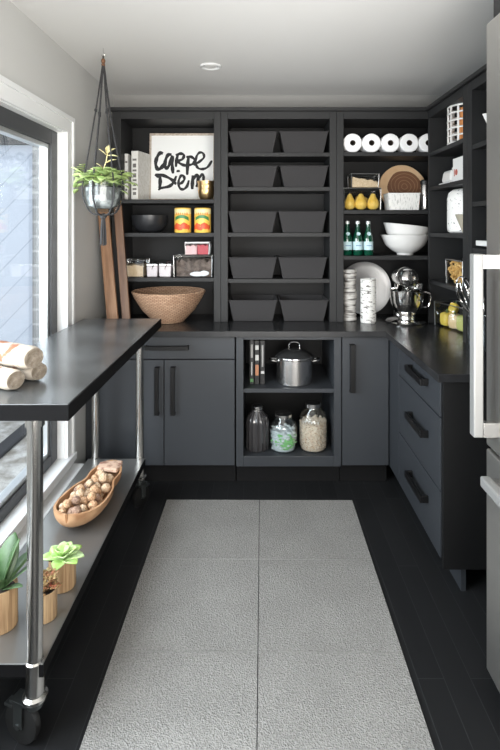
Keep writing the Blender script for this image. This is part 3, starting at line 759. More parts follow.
# gold cups
t = None
def gold_cup(label, x, y, z, r, h):
    o = obj('gold_cup', lathe(nb(), [(0, 0), (r*.55, 0), (r*.86, h*.3), (r, h), (r*.96, h), (r*.80, h*.32), (r*.5, h*.08), (0, h*.07)], 28), gold, smooth=True, loc=(x, y, z))
    return tag(o, label, 'cup', 'stack of gold cups')
gold_cup('bottom hammered gold cup of the stack before the print', -.345, 3.37, 1.681, .054, .066)
gold_cup('middle hammered gold cup of the stack before the print', -.343, 3.37, 1.712, .056, .064)
gold_cup('top hammered gold cup of the stack before the print', -.345, 3.37, 1.742, .056, .062)

# books (white)
def book(label, x, y, z, th, h, dp, cover, rz=0, group=None, marks=None, ydir=1):
    t = thing('book', label, 'book', (x, y, z), rz, group)
    bm = nb(); box(bm, -th/2, -th/2+.003, 0, dp, 0, h); box(bm, th/2-.003, th/2, 0, dp, 0, h); box(bm, -th/2+.003, th/2-.003, 0, .003, 0, h)
    obj('cover', bm, cover, t, bevel=.0008)
    obj('page_block', box(nb(), -th/2+.0032, th/2-.0032, .0032, dp-.004, .003, h-.003), pages, t)
    if marks:
        for i, (z0, z1, m, w) in enumerate(marks):
            obj('spine_mark', box(nb(), -th/2*w, th/2*w, -.0009, .0, z0*h, z1*h), m, t)
    return t
inkg = M('grey_spine_print', (.16, .15, .14), .7)
mk = [(.10, .16, inkg, .5), (.20, .24, inkg, .6), (.28, .34, inkg, .5), (.38, .42, inkg, .6), (.46, .54, inkg, .5), (.58, .62, inkg, .6), (.66, .74, inkg, .5), (.80, .84, inkg, .6)]
b = book('white hardback with printed spine beside the framed print', -.800, 3.33, 1.681, .045, .315, .20, paper, 0, 'white books beside the print', mk)
obj('cover_panel', box(nb(), .0225, .0232, .004, .196, .004, .311), paper_grey, b)
b = book('slim white book half hidden behind the hanging plant', -.858, 3.35, 1.681, .022, .30, .19, paper, 0, 'white books beside the print', mk[1::2])
# the taller book turned so its patterned cover shows
bpy.data.objects['book'].rotation_euler = (0, 0, math.radians(-14))

# ------------------------------------------------------------------ left column contents
tag(obj('serving_bowl', lathe(nb(), [(0, 0), (.055, 0), (.092, .022), (.113, .062), (.117, .112), (.113, .112), (.108, .064), (.088, .028), (.05, .008), (0, .007)], 48), black_bowl, smooth=True, loc=(-.715, 3.39, 1.470)),
    'matte charcoal bowl on the shelf below the framed print', 'bowl')
def can(label, x):
    t = thing('food_can', label, 'can', (x, 3.33, 1.470), 0, 'yellow tomato cans')
    r, h = .053, .158
    obj('can_body', lathe(nb(), [(0, 0), (r-.002, 0), (r, .003), (r, h-.004), (r-.003, h), (r-.006, h-.003), (0, h-.003)], 40), can_yellow, t, smooth=True)
    def band(z0, z1, a0, a1, k=1.008, n=24, lift=None):
        bm = nb(); prev = None
        for i in range(n+1):
            a = math.radians(a0+(a1-a0)*i/n); l = lift(i/n) if lift else 0
            cur = [bm.verts.new((r*q*math.sin(a), -r*q*math.cos(a), z+l)) for q, z in ((k, z0), (k, z1), (1.0, z1), (1.0, z0))]
            if prev: 
                for j in range(4): bm.faces.new([prev[j], prev[(j+1) % 4], cur[(j+1) % 4], cur[j]])
            else: bm.faces.new(cur)
            prev = cur
        bm.faces.new(prev[::-1]); return bm
    obj('cream_band', band(.120, .150, 0, 359), can_cream, t)
    # brushed word across the top of the label
    for i in range(6):
        a = -42+i*15; obj('label_print', band(.112, .128, a, a+9, 1.014, 5), can_orange, t)
    obj('green_banner', band(.076, .097, -52, 52, 1.014, 24, lambda q: .016*math.sin(PI*q)), can_green, t)
    bm = nb()
    for a, z, s in ((-28, .040, .030), (14, .042, .031), (48, .036, .024), (-58, .034, .024), (-8, .026, .022)):
        aa = math.radians(a); ball(bm, (r*.80*math.sin(aa), -r*.80*math.cos(aa), z), s, 2, (.95, .62, .95))
    for v in bm.verts:
        q = math.hypot(v.co.x, v.co.y)
        if q > r*1.015: v.co.x *= r*1.015/q; v.co.y *= r*1.015/q
        v.co.z = max(.006, v.co.z)
    obj('tomato_print', bm, can_red, t, smooth=True)
    return t
can('yellow tomato can standing beside the charcoal bowl', -.490)
can('yellow tomato can nearest the middle shelving unit', -.362)

def clear_box(label, x, y, z, w, d, h, rz=0, lid=False, group=None):
    t = thing('clear_container', label, 'container', (x, y, z), rz, group)
    obj('container_body', open_bin(nb(), (w/2-.003, d/2-.003), (w/2, d/2), h, .003), acrylic, t)
    bm = nb(); e = .0035
    for a, b in (((-w/2, -d/2), (w/2, -d/2)), ((w/2, -d/2), (w/2, d/2)), ((w/2, d/2), (-w/2, d/2)), ((-w/2, d/2), (-w/2, -d/2))):
        cyl(bm, (a[0], a[1], h), (b[0], b[1], h), e, n=6)
    for a in ((-1, -1), (1, -1), (1, 1), (-1, 1)): cyl(bm, (a[0]*(w/2-.003), a[1]*(d/2-.003), .002), (a[0]*w/2, a[1]*d/2, h), .0025, n=6)
    obj('rim', bm, acrylic_edge, t)
    if lid: obj('lid', box(nb(), -w/2-.002, w/2+.002, -d/2-.002, d/2+.002, h+.002, h+.012), M('clear_lid', (.72, .70, .70), .25, spec=.6), t, bevel=.002)
    return t
def heap(name, label, cat, m, x, y, z, w, d, h, slope=0, rz=0, bumpy=.006):
    bm = nb(); n = 14; rnd = random.Random(int(abs(x)*1000)); top = []
    for i in range(n+1):
        row = []
        for j in range(n+1):
            u, v = i/n-.5, j/n-.5; zz = h+slope*u+rnd.uniform(-bumpy, bumpy)
            row.append(bm.verts.new((u*w, v*d, max(.01, zz))))
        top.append(row)
    for i in range(n):
        for j in range(n): bm.faces.new([top[i][j], top[i+1][j], top[i+1][j+1], top[i][j+1]])
    edge = [top[i][0] for i in range(n)]+[top[n][j] for j in range(n)]+[top[i][n] for i in range(n, 0, -1)]+[top[0][j] for j in range(n, 0, -1)]
    lo = [bm.verts.new((v.co.x, v.co.y, 0)) for v in edge]
    for i in range(len(edge)): bm.faces.new([edge[i], edge[(i+1) % len(edge)], lo[(i+1) % len(edge)], lo[i]])
    bm.faces.new(lo)
    o = obj(name, bm, m, smooth=True, loc=(x, y, z)); o.rotation_euler = (0, 0, rz)
    return tag(o, label, cat, kind='stuff')
z3 = 1.187
clear_box('clear bin of tan grain at the plant end of the shelf', -.800, 3.38, z3, .135, .17, .108)
heap('loose_grain', 'tan grain filling the clear bin near the leaning boards', 'grain', sand_mat, -.800, 3.38, z3+.004, .124, .158, .070)
def clip_jar(label, x, w):
    t = thing('clip_top_jar', label, 'container', (x, 3.36, z3), 0, 'small clip-top containers')
    obj('jar_body', frustum(nb(), (w/2-.004, .045), (w/2, .048), 0, .070), M('frosted_lavender_plastic', (.58, .54, .56), .35), t, bevel=.006)
    obj('lid', frustum(nb(), (w/2, .048), (w/2-.002, .046), .071, .084), steel, t, bevel=.003)
    obj('clip', tube(nb(), [(0, -.050, .05), (.008, -.056, .072), (.012, -.03, .094), (.03, 0, .092)], .0035, 6), chrome, t, smooth=True)
clip_jar('small clip-top container left of its twin, beside the grain bin', -.685, .072)
clip_jar('small clip-top container right of its twin, beside the large bin', -.602, .080)
clear_box('large clear bin of dried mushrooms near the middle unit', -.420, 3.38, z3, .245, .19, .135)
heap('dried_mushrooms', 'dark dried mushrooms heaped inside the large clear bin', 'dried mushrooms', bean_dark, -.415, 3.39, z3+.004, .225, .16, .098, 0, 0, .014)
bm = nb(); ball(bm, (0, 0, .016), .03, 2, (1.5, .5, .55), .06); ball(bm, (.045, 0, .020), .026, 2, (1.3, .4, .7), .06)
tag(obj('white_pouch', bm, candy_white, smooth=True, loc=(-.395, 3.292, z3+.004)), 'small pale pouch at the front of the mushroom bin', 'pouch')
clear_box('small lidded clear box of red sweets on top of the large bin', -.395, 3.37, z3+.140, .155, .12, .072, lid=True)
heap('red_sweets', 'red sweets in the right half of the lidded box', 'sweets', red_mat, -.360, 3.37, z3+.144, .070, .108, .060)
heap('pink_sweets', 'pale pink sweets in the left half of the lidded box', 'sweets', pink_mat, -.434, 3.37, z3+.144, .070, .108, .056)

# wicker bowl
o = obj('wicker_bowl', lathe(nb(), [(0, 0), (.095, 0), (.105, .012), (.165, .075), (.212, .150), (.232, .192), (.224, .196), (.203, .150), (.155, .078), (.095, .020), (0, .014)], 64), wicker, smooth=True, loc=(-.572, 3.285, CT+.001))
tag(o, 'large round woven tan bowl standing on the countertop', 'bowl')

# ------------------------------------------------------------------ fabric bins
first = None
bins = [(1.976, 'top row'), (1.759, 'second row'), (1.470, 'third row'), (1.179, 'fourth row'), (CT+.001, 'row standing on the countertop')]
for r, (z, row) in enumerate(bins):
    for c in range(2):
        h = .135; x = ((-.038, .285) if r != 3 and r != 2 else (-.040, .277))[c]
        if first is None:
            o = thing('storage_bin', None, 'storage bin'); first = o
            obj('bin_body', open_bin(nb(), (.124, .12), (.153, .135), h, .005), bin_mat, o, bevel=.002)
            bm = nb(); 
            for a, b in (((-.153, -.135), (.153, -.135)), ((.153, -.135), (.153, .135)), ((.153, .135), (-.153, .135)), ((-.153, .135), (-.153, -.135))):
                cyl(bm, (a[0], a[1], h-.002), (b[0], b[1], h-.002), .0035, n=6)
            obj('rim', bm, bin_mat, o)
        else: o = copy_tree(first)
        o.location = (x, 3.406+(.006 if (r+c) % 3 == 0 else 0), z); o.rotation_euler = (0, 0, 0)
        tag(o, f'charcoal fabric bin on the {"left" if c == 0 else "right"} of the {row}', 'storage bin', 'charcoal fabric bins')

# ------------------------------------------------------------------ right column contents
rolls = [(.580, .0), (.697, .0), (.814, 0), (.931, .004)]
first = None
posn = ['first white paper roll from the left on the top shelf', 'second white paper roll from the left on the top shelf', 'third white paper roll from the left on the top shelf',
        'fourth white paper roll from the left on the top shelf', 'last white paper roll, partly hidden in the corner of the top shelf']
for i, (x, dz) in enumerate(rolls + [(1.0, .0)]):
    x = .593+.1195*i; y = 3.275
    if first is None:
        o = thing('paper_roll', None, 'paper roll'); first = o
        bm = nb(); n = 40
        lathe(bm, [(.018, 0), (.054, 0), (.0592, .005), (.0592, .105), (.054, .11), (.018, .11), (.018, 0)], n, mat=Matrix.Translation((0, .11, .0595)) @ Matrix.Rotation(PI/2, 4, 'X'))
        obj('tissue', bm, tissue, o, smooth=True)
        bm = nb(); lathe(bm, [(.0160, .001), (.0178, .001), (.0178, .108), (.0160, .108), (.0160, .001)], 28, mat=Matrix.Translation((0, .11, .0595)) @ Matrix.Rotation(PI/2, 4, 'X'))
        obj('core', bm, core_mat, o, smooth=True)
    else: o = copy_tree(first)
    o.location = (x, y, 1.979); o.rotation_euler = (0, 0, 0)
    tag(o, posn[i], 'paper roll', 'paper rolls on the top shelf')

zp = 1.614
clear_box('clear bin of yellow pears on the shelf', .655, 3.36, zp, .235, .16, .138)
def pear(label, x, y, s, rz, lean=0):
    t = thing('pear', label, 'pear', (x, y, zp+.005), rz, 'yellow pears in the clear bin')
    obj('flesh', lathe(nb(), [(0, .004), (.018*s, .0), (.034*s, .012), (.040*s, .034), (.034*s, .058), (.022*s, .078), (.016*s, .094), (.009*s, .102), (0, .100)], 28), pear_mat, t, smooth=True)
    obj('stalk', tube(nb(), [(0, 0, .098), (.003, 0, .108), (.007, 0, .118)], .0016, 5), stem_brown, t, smooth=True)
    t.rotation_euler = (0, lean, rz)
pear('yellow pear by the left end of the clear bin', .585, 3.34, .92, 0, .0)
pear('large yellow pear in the middle of the clear bin', .655, 3.335, 1.02, 0, 0)
pear('yellow pear by the right end of the clear bin', .733, 3.335, 1.0, 0, .0)
t0 = thing('pear', 'yellow pear lying behind the two front pears', 'pear', (.668, 3.405, zp+.045), 0, 'yellow pears in the clear bin')
obj('flesh', lathe(nb(), [(0, -.04), (.028, -.03), (.037, 0), (.028, .026), (.016, .045), (0, .054)], 24, mat=Matrix.Rotation(PI/2, 4, 'Y')), pear_mat, t0, smooth=True)
t0.location.z = zp+.065
clear_box('small clear box of tan sugar on top of the pear bin', .675, 3.36, zp+.142, .175, .14, .088)
heap('brown_sugar', 'tan sugar sloping down inside the small clear box', 'sugar', sand_mat, .675, 3.36, zp+.146, .163, .128, .050, -.030)
# wood slab
t = thing('wood_slab', 'round wood slab with dark heartwood leaning at the back', 'wood slab', (.968, 3.47, zp+.001))
t.rotation_euler = (math.radians(-8), 0, 0)
rs = .158; bm = nb(); n = 48
fr = [bm.verts.new((rs*math.cos(2*PI*i/n)*(1+.02*math.sin(5*i/n*2*PI)), 0, rs+rs*math.sin(2*PI*i/n)*(1+.0*math.sin(3*i)))) for i in range(n)]
bk = [bm.verts.new((v.co.x*1.0, .024, v.co.z)) for v in fr]
bm.faces.new(fr); bm.faces.new(bk[::-1])
for i in range(n): bm.faces.new([fr[i], fr[(i+1) % n], bk[(i+1) % n], bk[i]])
obj('slab_disc', bm, slab_bark, t, bevel=.004)
bm = nb(); fr = [bm.verts.new((.012+rs*.70*math.cos(2*PI*i/n)*(1+.05*math.sin(4*i/n*2*PI+1)), -.002, rs+.008+rs*.70*math.sin(2*PI*i/n)*(1+.04*math.sin(3*i/n*2*PI)))) for i in range(n)]
bk = [bm.verts.new((v.co.x, .001, v.co.z)) for v in fr]
bm.faces.new(fr); bm.faces.new(bk[::-1])
for i in range(n): bm.faces.new([fr[i], fr[(i+1) % n], bk[(i+1) % n], bk[i]])
hw_ = obj('heartwood', bm, slab_heart, t)
rg = M('pale_growth_ring', (.30, .155, .08), .6)
for k, q in enumerate((.56, .42, .27, .12)):
    obj('growth_ring', tube(nb(), [(.012+rs*q*math.cos(2*PI*i/32)*(1+.06*math.sin(3*i/32*2*PI+k)), -.0025, rs+.008+rs*q*math.sin(2*PI*i/32)) for i in range(32)], .0022, 6, True, (1, .25, 1)), rg, hw_)
# birch box
t = thing('birch_box', 'open box with white birch-bark print before the wood slab', 'box', (.920, 3.345, zp+.001))
obj('box_body', open_bin(nb(), (.093, .06), (.100, .065), .105, .004), birch_box, t)
bm = nb()
for a, b in (((-.1, -.065), (.1, -.065)), ((.1, -.065), (.1, .065)), ((.1, .065), (-.1, .065)), ((-.1, .065), (-.1, -.065))): cyl(bm, (*a, .105), (*b, .105), .003, n=6)
obj('rim', bm, porcelain, t)
t = thing('metal_canister', 'tall glass and metal canister at the corner of the shelf', 'canister', (1.070, 3.34, zp+.001))
obj('canister_body', lathe(nb(), [(0, 0), (.029, 0), (.031, .004), (.031, .155), (.026, .165), (0, .165)], 28), steel, t, smooth=True)
obj('lid', lathe(nb(), [(0, .166), (.029, .166), (.030, .188), (.022, .195), (0, .196)], 28), rubber, t, smooth=True)
# bottles
zb = 1.325
first = None
for i, (x, y, lab) in enumerate(((.568, 3.33, 'green glass water bottle nearest the middle shelving unit'), (.634, 3.325, 'green glass water bottle standing between two others'), (.702, 3.33, 'green glass water bottle nearest the white bowls'))):
    if first is None:
        o = thing('water_bottle', None, 'bottle'); first = o
        obj('bottle_glass', lathe(nb(), [(0, 0), (.028, 0), (.031, .004), (.031, .105), (.028, .125), (.016, .155), (.0125, .185), (.0125, .200), (0, .201)], 28), green_glass, o, smooth=True)
        obj('label_band', lathe(nb(), [(.0311, .035), (.0316, .035), (.0316, .088), (.0311, .088)], 28), label_blue, o, smooth=True)
        bm = nb(); lathe(bm, [(0, -.0012), (.0125, -.0012), (.0125, .0012), (0, .0012)], 20, mat=Matrix.Translation((0, -.0235, .138)) @ Matrix.Rotation(math.radians(64), 4, 'X'))
        obj('neck_label', bm, label_blue, o)
        obj('cap', lathe(nb(), [(0, .2005), (.0135, .2005), (.0140, .208), (.013, .219), (0, .220)], 24), cap_silver, o, smooth=True)
        obj('label_print', box(nb(), -.018, .018, -.0322, -.0300, .060, .066), M('dull_blue_print', (.16, .28, .42), .6), o)
    else: o = copy_tree(first)
    o.location = (x, y, zb); o.rotation_euler = (0, 0, 0); tag(o, lab, 'bottle', 'green water bottles')
# white bowls, the upper nested and tipped
prof = [(0, 0), (.052, 0), (.054, .012), (.088, .030), (.127, .065), (.148, .112), (.157, .130), (.152, .132), (.142, .112), (.116, .070), (.08, .038), (.045, .022), (0, .020)]
tag(obj('mixing_bowl', lathe(nb(), prof, 48), porcelain, smooth=True, loc=(.958, 3.40, zb)), 'large white footed bowl holding another bowl', 'bowl', 'nested white bowls')
bm = nb(); lathe(bm, [(r*.97, z+.0) for r, z in prof], 48)
o = obj('mixing_bowl', bm, porcelain, smooth=True, loc=(.955, 3.40, zb+.062)); o.rotation_euler = (0, math.radians(7), 0)
tag(o, 'tipped white bowl nested inside the footed bowl', 'bowl', 'nested white bowls')

# counter items
o = obj('serving_platter', lathe(nb(), [(0, 0), (.140, 0), (.170, .006), (.180, .012), (.178, .016), (.165, .011), (.138, .005), (0, .005)], 56), M('brushed_silver_platter', (.33, .33, .33), .38, metal=.8, bump=(30, .08, .002)), smooth=True)
o.rotation_euler = (math.radians(84), 0, 0); o.location = (.72, 3.535, CT+.183); tag(o, 'large round silver platter leaning behind the birch vases', 'platter')
bm = nb(); n = 36; rings = []
for k in range(27):
    z = .325*k/26; rr = .038+(.0045 if k % 2 else -.001)+.004*math.cos(k*.5)
    rings.append((rr, z))
lathe(bm, [(0, 0)]+rings+[(.030, .325), (.028, .05), (0, .05)], n)
tag(obj('bark_vase', bm, ribbed_bark, smooth=True, loc=(.582, 3.32, CT+.001)), 'tall ribbed grey bark vase beside the shelving upright', 'vase')
bm = nb(); lathe(bm, [(0, 0), (.046, 0), (.048, .01), (.0475, .14), (.048, .272), (.042, .274), (.040, .245), (0, .240)], 40)
tag(obj('birch_candle', bm, birch, smooth=True, loc=(.685, 3.25, CT+.001)), 'white birch-bark pillar candle before the silver platter', 'candle')
# stand mixer
t = thing('stand_mixer', 'polished metal stand mixer with a steel bowl on the countertop', 'mixer', (.915, 3.24, CT+.001))
obj('base', lathe(nb(), [(0, 0), (.118, 0), (.121, .010), (.110, .022), (.07, .034), (.05, .040), (0, .041)], 48, sy=1.1), chrome, t, smooth=True)
bm = nb(); n = 24; rings = []
for z, hx_, hy_, cy_ in ((.02, .052, .045, .085), (.10, .045, .038, .09), (.18, .043, .036, .088), (.235, .047, .045, .075)):
    rings.append([bm.verts.new((hx_*math.cos(2*PI*i/n), cy_+hy_*math.sin(2*PI*i/n), z)) for i in range(n)])
for a, b in zip(rings[:-1], rings[1:]):
    for i in range(n): bm.faces.new([a[i], a[(i+1) % n], b[(i+1) % n], b[i]])
bm.faces.new(rings[0][::-1]); bm.faces.new(rings[-1])
obj('column', bm, chrome, t, smooth=True)
bm = nb(); rings = []
for y, r, zc in ((.155, .02, .275), (.145, .045, .275), (.11, .058, .278), (.03, .064, .283), (-.05, .066, .285), (-.09, .060, .282), (-.112, .045, .278), (-.12, .02, .274)):
    rings.append([bm.verts.new((r*.98*math.cos(2*PI*i/n), y, zc+r*.95*math.sin(2*PI*i/n))) for i in range(n)])
for a, b in zip(rings[:-1], rings[1:]):
    for i in range(n): bm.faces.new([a[i], a[(i+1) % n], b[(i+1) % n], b[i]])
bm.faces.new(rings[0][::-1]); bm.faces.new(rings[-1])
hd = obj('motor_head', bm, M('mixer_head_metal', (.52, .51, .50), .16, metal=.95), t, smooth=True)
bm = nb(); cyl(bm, (-.028, -.100, .262), (-.028, -.140, .260), .020, .018, 20); obj('attachment_hub', bm, chrome, hd, smooth=True)
bm = nb(); cyl(bm, (-.028, -.140, .260), (-.028, -.142, .260), .012, .012, 16); obj('hub_cap', bm, rubber, hd, smooth=True)
bm = nb(); tube(bm, [(.062*math.cos(a), -.02, .285+.062*math.sin(a)) for a in [math.radians(q) for q in range(-10, 191, 12)]], .004, 6); obj('trim_band', bm, steel, hd, smooth=True)
bm = nb(); cyl(bm, (0, -.04, .175), (0, -.04, .225), .026, .034, 20); obj('beater_shaft', bm, chrome, hd, smooth=True)
obj('mixing_bowl', lathe(nb(), [(0, .045), (.045, .045), (.05, .052), (.080, .085), (.098, .135), (.103, .205), (.107, .208), (.104, .211), (.099, .205), (.094, .137), (.075, .09), (.04, .062), (0, .06)], 48, cy=-.035), chrome, t, smooth=True)
bm = nb(); cyl(bm, (0, -.035, .030), (0, -.035, .047), .052, .048, 30); obj('bowl_foot', bm, steel, t, smooth=True)
bm = nb(); tube(bm, spline([(.100, -.04, .195), (.135, -.05, .19), (.142, -.05, .15), (.125, -.045, .105), (.088, -.04, .10)], 4), .006, 8); obj('bowl_handle', bm, chrome, t, smooth=True)
bm = nb(); box(bm, .055, .095, -.05, .02, .213, .250); obj('lift_bracket', bm, steel, t, bevel=.006)

# ------------------------------------------------------------------ right wall shelf contents
# lattice basket: turned-wood grid around a linen
t = thing('lattice_basket', 'white lattice basket with square openings on the top side shelf', 'basket', (1.188, 2.925, 1.971))
bm = nb(); R_, H_ = .115, .215
for k in range(14):
    a = 2*PI*k/14; box(bm, -.0055, .0055, -.003, .003, 0, H_, Matrix.Rotation(a, 4, 'Z') @ Matrix.Translation((0, R_, 0)))
obj('upright_strips', bm, porcelain, t)
bm = nb()
for z in (.005, .046, .088, .130, .172, .210):
    tube(bm, [(R_*math.cos(2*PI*i/40), R_*math.sin(2*PI*i/40), z) for i in range(40)], .0055, 6, True)
obj('hoops', bm, porcelain, t, smooth=True)
obj('base_disc', lathe(nb(), [(0, 0), (.112, 0), (.112, .004), (0, .004)], 36), porcelain, t)
bm = nb(); n = 24; rows = []
for k in range(9):
    z = .005+.185*k/8
    rows.append([bm.verts.new(((.080+.007*math.sin(5*2*PI*i/n+k*.5))*math.cos(2*PI*i/n), (.080+.007*math.sin(4*2*PI*i/n+k))*math.sin(2*PI*i/n), z)) for i in range(n)])
for a, b in zip(rows[:-1], rows[1:]):
    for i in range(n): bm.faces.new([a[i], a[(i+1) % n], b[(i+1) % n], b[i]])
bm.faces.new(rows[0][::-1]); bm.faces.new(rows[-1])
tag(obj('folded_linen', bm, orange_mat, smooth=True, loc=(1.195, 2.885, 1.977)), 'orange folded linen standing inside the white lattice basket', 'linen')
# butter dish + carton
t = thing('butter_dish', 'white domed dish on the second side shelf', 'dish', (1.15, 3.06, 1.756))
obj('dish_base', frustum(nb(), (.055, .085), (.060, .09), 0, .012), porcelain, t, bevel=.004)
bm = nb(); frustum(bm, (.05, .08), (.040, .070), .0125, .085); obj('dome_lid', bm, porcelain, t, bevel=.018)
bm = nb(); ball(bm, (0, 0, .094), .011, 2); obj('knob', bm, porcelain, t, smooth=True)
t = thing('white_carton', 'white carton with a small red print on the second side shelf', 'carton', (1.155, 2.84, 1.756))
obj('carton_body', box(nb(), -.055, .055, -.10, .10, 0, .135), M('white_card', (.80, .79, .77), .6), t, bevel=.002)
bm = nb(); cyl(bm, (-.0555, .045, .055), (-.057, .045, .055), .017, n=20); box(bm, -.0565, -.0552, .07, .08, .035, .075); obj('red_print', bm, red_print, t)
# speckled jug
t = thing('speckled_jar', 'tall white black-speckled ceramic jar on the middle side shelf', 'jar', (1.17, 2.925, 1.471))
obj('jar_body', lathe(nb(), [(0, 0), (.085, 0), (.098, .010), (.102, .03), (.102, .195), (.094, .228), (.070, .247), (.03, .252), (0, .252)], 48), speck, t, smooth=True)
t = thing('measuring_cone', 'tan cone-shaped cup hanging before the speckled jar', 'cup', (1.095, 2.760, 1.471))
obj('cone_body', lathe(nb(), [(0, .0), (.008, .0), (.048, .10), (.045, .102), (.006, .008), (0, .008)], 28), tan_shade, t, smooth=True)
t['label'] = 'tan cone-shaped cup standing before the speckled jar'
# pasta
clear_box('tall clear bin of golden pasta on the lowest side shelf', 1.155, 2.90, 1.181, .13, .25, .138)
bm = nb(); rnd = random.Random(9)
for k in range(170):
    x, y, z = rnd.uniform(-.050, .020), rnd.uniform(-.105, .105), rnd.uniform(.014, .118)
    a = rnd.uniform(0, PI); b = rnd.uniform(-.6, .6); d = Vector((math.cos(a), math.sin(a), b)).normalized()*.013
    p = Vector((x, y, z)); tube(bm, [p-d, p+Vector((0, 0, .004)), p+d], [.009, .006, .009], 7)
tag(obj('dry_pasta', bm, pasta_mat, smooth=True, loc=(1.155, 2.90, 1.183)), 'golden dry pasta pieces filling the tall clear bin', 'pasta', kind='stuff')
# peppers
clear_box('wide clear bin of yellow peppers on the countertop', 1.180, 2.985, CT+.001, .15, .37, .145, math.radians(13))
def pepper(label, x, y, m, s, rx, ry):
    t = thing('pepper', label, 'pepper', (x, y, CT+.005), 0, 'yellow peppers in the clear bin')
    bm = nb(); n = 28
    prof2 = [(0, .012), (.02, .002), (.032, .008), (.038, .03), (.037, .055), (.036, .074), (.022, .084), (0, .076)]
    rings = []
    for r, z in prof2:
        if r == 0: rings.append([bm.verts.new((0, 0, z*s))]); continue
        rings.append([bm.verts.new((r*s*(1+.10*math.cos(4*2*PI*i/n))*math.cos(2*PI*i/n), r*s*(1+.10*math.cos(4*2*PI*i/n))*math.sin(2*PI*i/n), z*s)) for i in range(n)])
    for a, b in zip(rings[:-1], rings[1:]):
        for i in range(n):
            j = (i+1) % n
            if len(a) == 1: bm.faces.new([a[0], b[j], b[i]])
            elif len(b) == 1: bm.faces.new([a[i], a[j], b[0]])
            else: bm.faces.new([a[i], a[j], b[j], b[i]])
    obj('flesh', bm, m, t, smooth=True)
    obj('stalk', tube(nb(), [(0, 0, .074*s), (.002, 0, .09*s), (.008, 0, .102*s)], [.006, .004, .005], 7), stem_green, t, smooth=True)
    t.rotation_euler = (rx, ry, x*40)
    return t
pepper('yellow pepper deepest toward the corner inside the bin', 1.126, 3.105, pepper_mat, .98, 0, .0)
pepper('pale orange pepper in the middle of the clear bin', 1.143, 3.018, pepper_pale, 1.02, 0, 0)
pepper('pale green pepper near the front of the bin', 1.163, 2.930, pepper_green, 1.10, 0, 0)
pepper('yellow pepper nearest the glass crock inside the bin', 1.188, 2.850, pepper_mat, .9, 0, 0)
p = pepper('small yellow pepper lying on top of the others in the bin', 1.140, 3.062, pepper_mat, .72, .5, .3); p.location.z = CT+.090

# square white bowl
t = thing('square_bowl', 'square white flared bowl on the high shelf beside the refrigerator', 'bowl', (1.175, 2.475, 1.916), math.radians(45))
obj('bowl_body', open_bin(nb(), (.035, .035), (.078, .078), .13, .005), porcelain, t, bevel=.003)
# cake stand and tumbler
t = thing('cake_stand', 'thick white serving stand beside the refrigerator', 'stand', (1.165, 2.46, 1.401))
obj('stand_foot', lathe(nb(), [(0, 0), (.05, 0), (.045, .006), (.02, .012), (0, .012)], 30), porcelain, t, smooth=True)
obj('stand_plate', box(nb(), -.095, .10, -.10, .10, .012, .038), porcelain, t, bevel=.004)
t = thing('glass_dome', 'clear ribbed glass dome standing on the white serving stand', 'glass dome', (1.150, 2.46, 1.440))
obj('dome_glass', lathe(nb(), [(.070, 0), (.070, .05), (.055, .085), (.02, .098), (0, .10), (0, .097), (.018, .095), (.052, .083), (.067, .05), (.067, 0), (.070, 0)], 40, ribs=20, rib_a=.02), glass, t, smooth=True)
obj('knob', lathe(nb(), [(0, .10), (.008, .101), (.012, .112), (0, .12)], 16), glass, t, smooth=True)
# utensil crock
cx_, cy_ = 1.045, 2.47
t = thing('utensil_crock', 'clear glass crock holding whisks beside the refrigerator handle', 'crock', (cx_, cy_, CT+.001))
crock_gl = thin_glass('crock_glass_clear', (.9, .92, .93), .35, .06)
obj('crock_glass', lathe(nb(), [(0, 0), (.050, 0), (.054, .006), (.054, .165), (.057, .170), (.052, .170), (.050, .012), (0, .010)], 40, ribs=16, rib_a=.015), crock_gl, t, smooth=True)
def whisk(label, x, y, tx, ty, L, r, grp='metal utensils in the glass crock'):
    t = thing('whisk', label, 'whisk', (x, y, CT+.016), 0, grp)
    d = Vector((tx, ty, 1)).normalized(); q = d.to_track_quat('Z', 'Y').to_matrix().to_4x4()
    bm = nb(); cyl(bm, (0, 0, 0), (0, 0, L*.5), .006, .0055, 12); 
    for v in bm.verts: v.co = q @ v.co
    obj('handle', bm, chrome, t, smooth=True)
    bm = nb()
    for k in range(5):
        a = PI*k/5; pts = [(s*r*math.sin(u)*math.cos(a)*(1), s*r*math.sin(u)*math.sin(a), L*.5+(L*.5)*(1-math.cos(u))/2) for s, us_ in ((1, [i/12*PI for i in range(13)]), (-1, [PI-i/12*PI for i in range(1, 13)])) for u in us_]
        tube(bm, [q @ Vector(p) for p in pts], .0018, 6)
    obj('wire_loops', bm, chrome, t, smooth=True)
    return t
whisk('large metal whisk leaning left out of the glass crock', cx_+.022, cy_+.0, -.30, .02, .36, .040)
whisk('metal whisk leaning right out of the glass crock', cx_-.02, cy_+.01, .17, .10, .27, .028)
t = thing('serving_spoon', 'large metal spoon leaning left out of the glass crock', 'spoon', (cx_+.020, cy_-.015, CT+.016), 0, 'metal utensils in the glass crock')
bm = nb(); tube(bm, [(0, 0, 0), (-.045, -.006, .20), (-.052, -.007, .23)], [.004, .004, .006], 8); obj('handle', bm, steel, t, smooth=True)
bm = nb(); ball(bm, (0, 0, 0), .03, 3, (.85, .30, 1.25))
for v in bm.verts: v.co = Matrix.Translation((-.058, -.010, .262)) @ Matrix.Rotation(-.22, 4, 'Y') @ v.co
obj('spoon_bowl', bm, chrome, t, smooth=True)

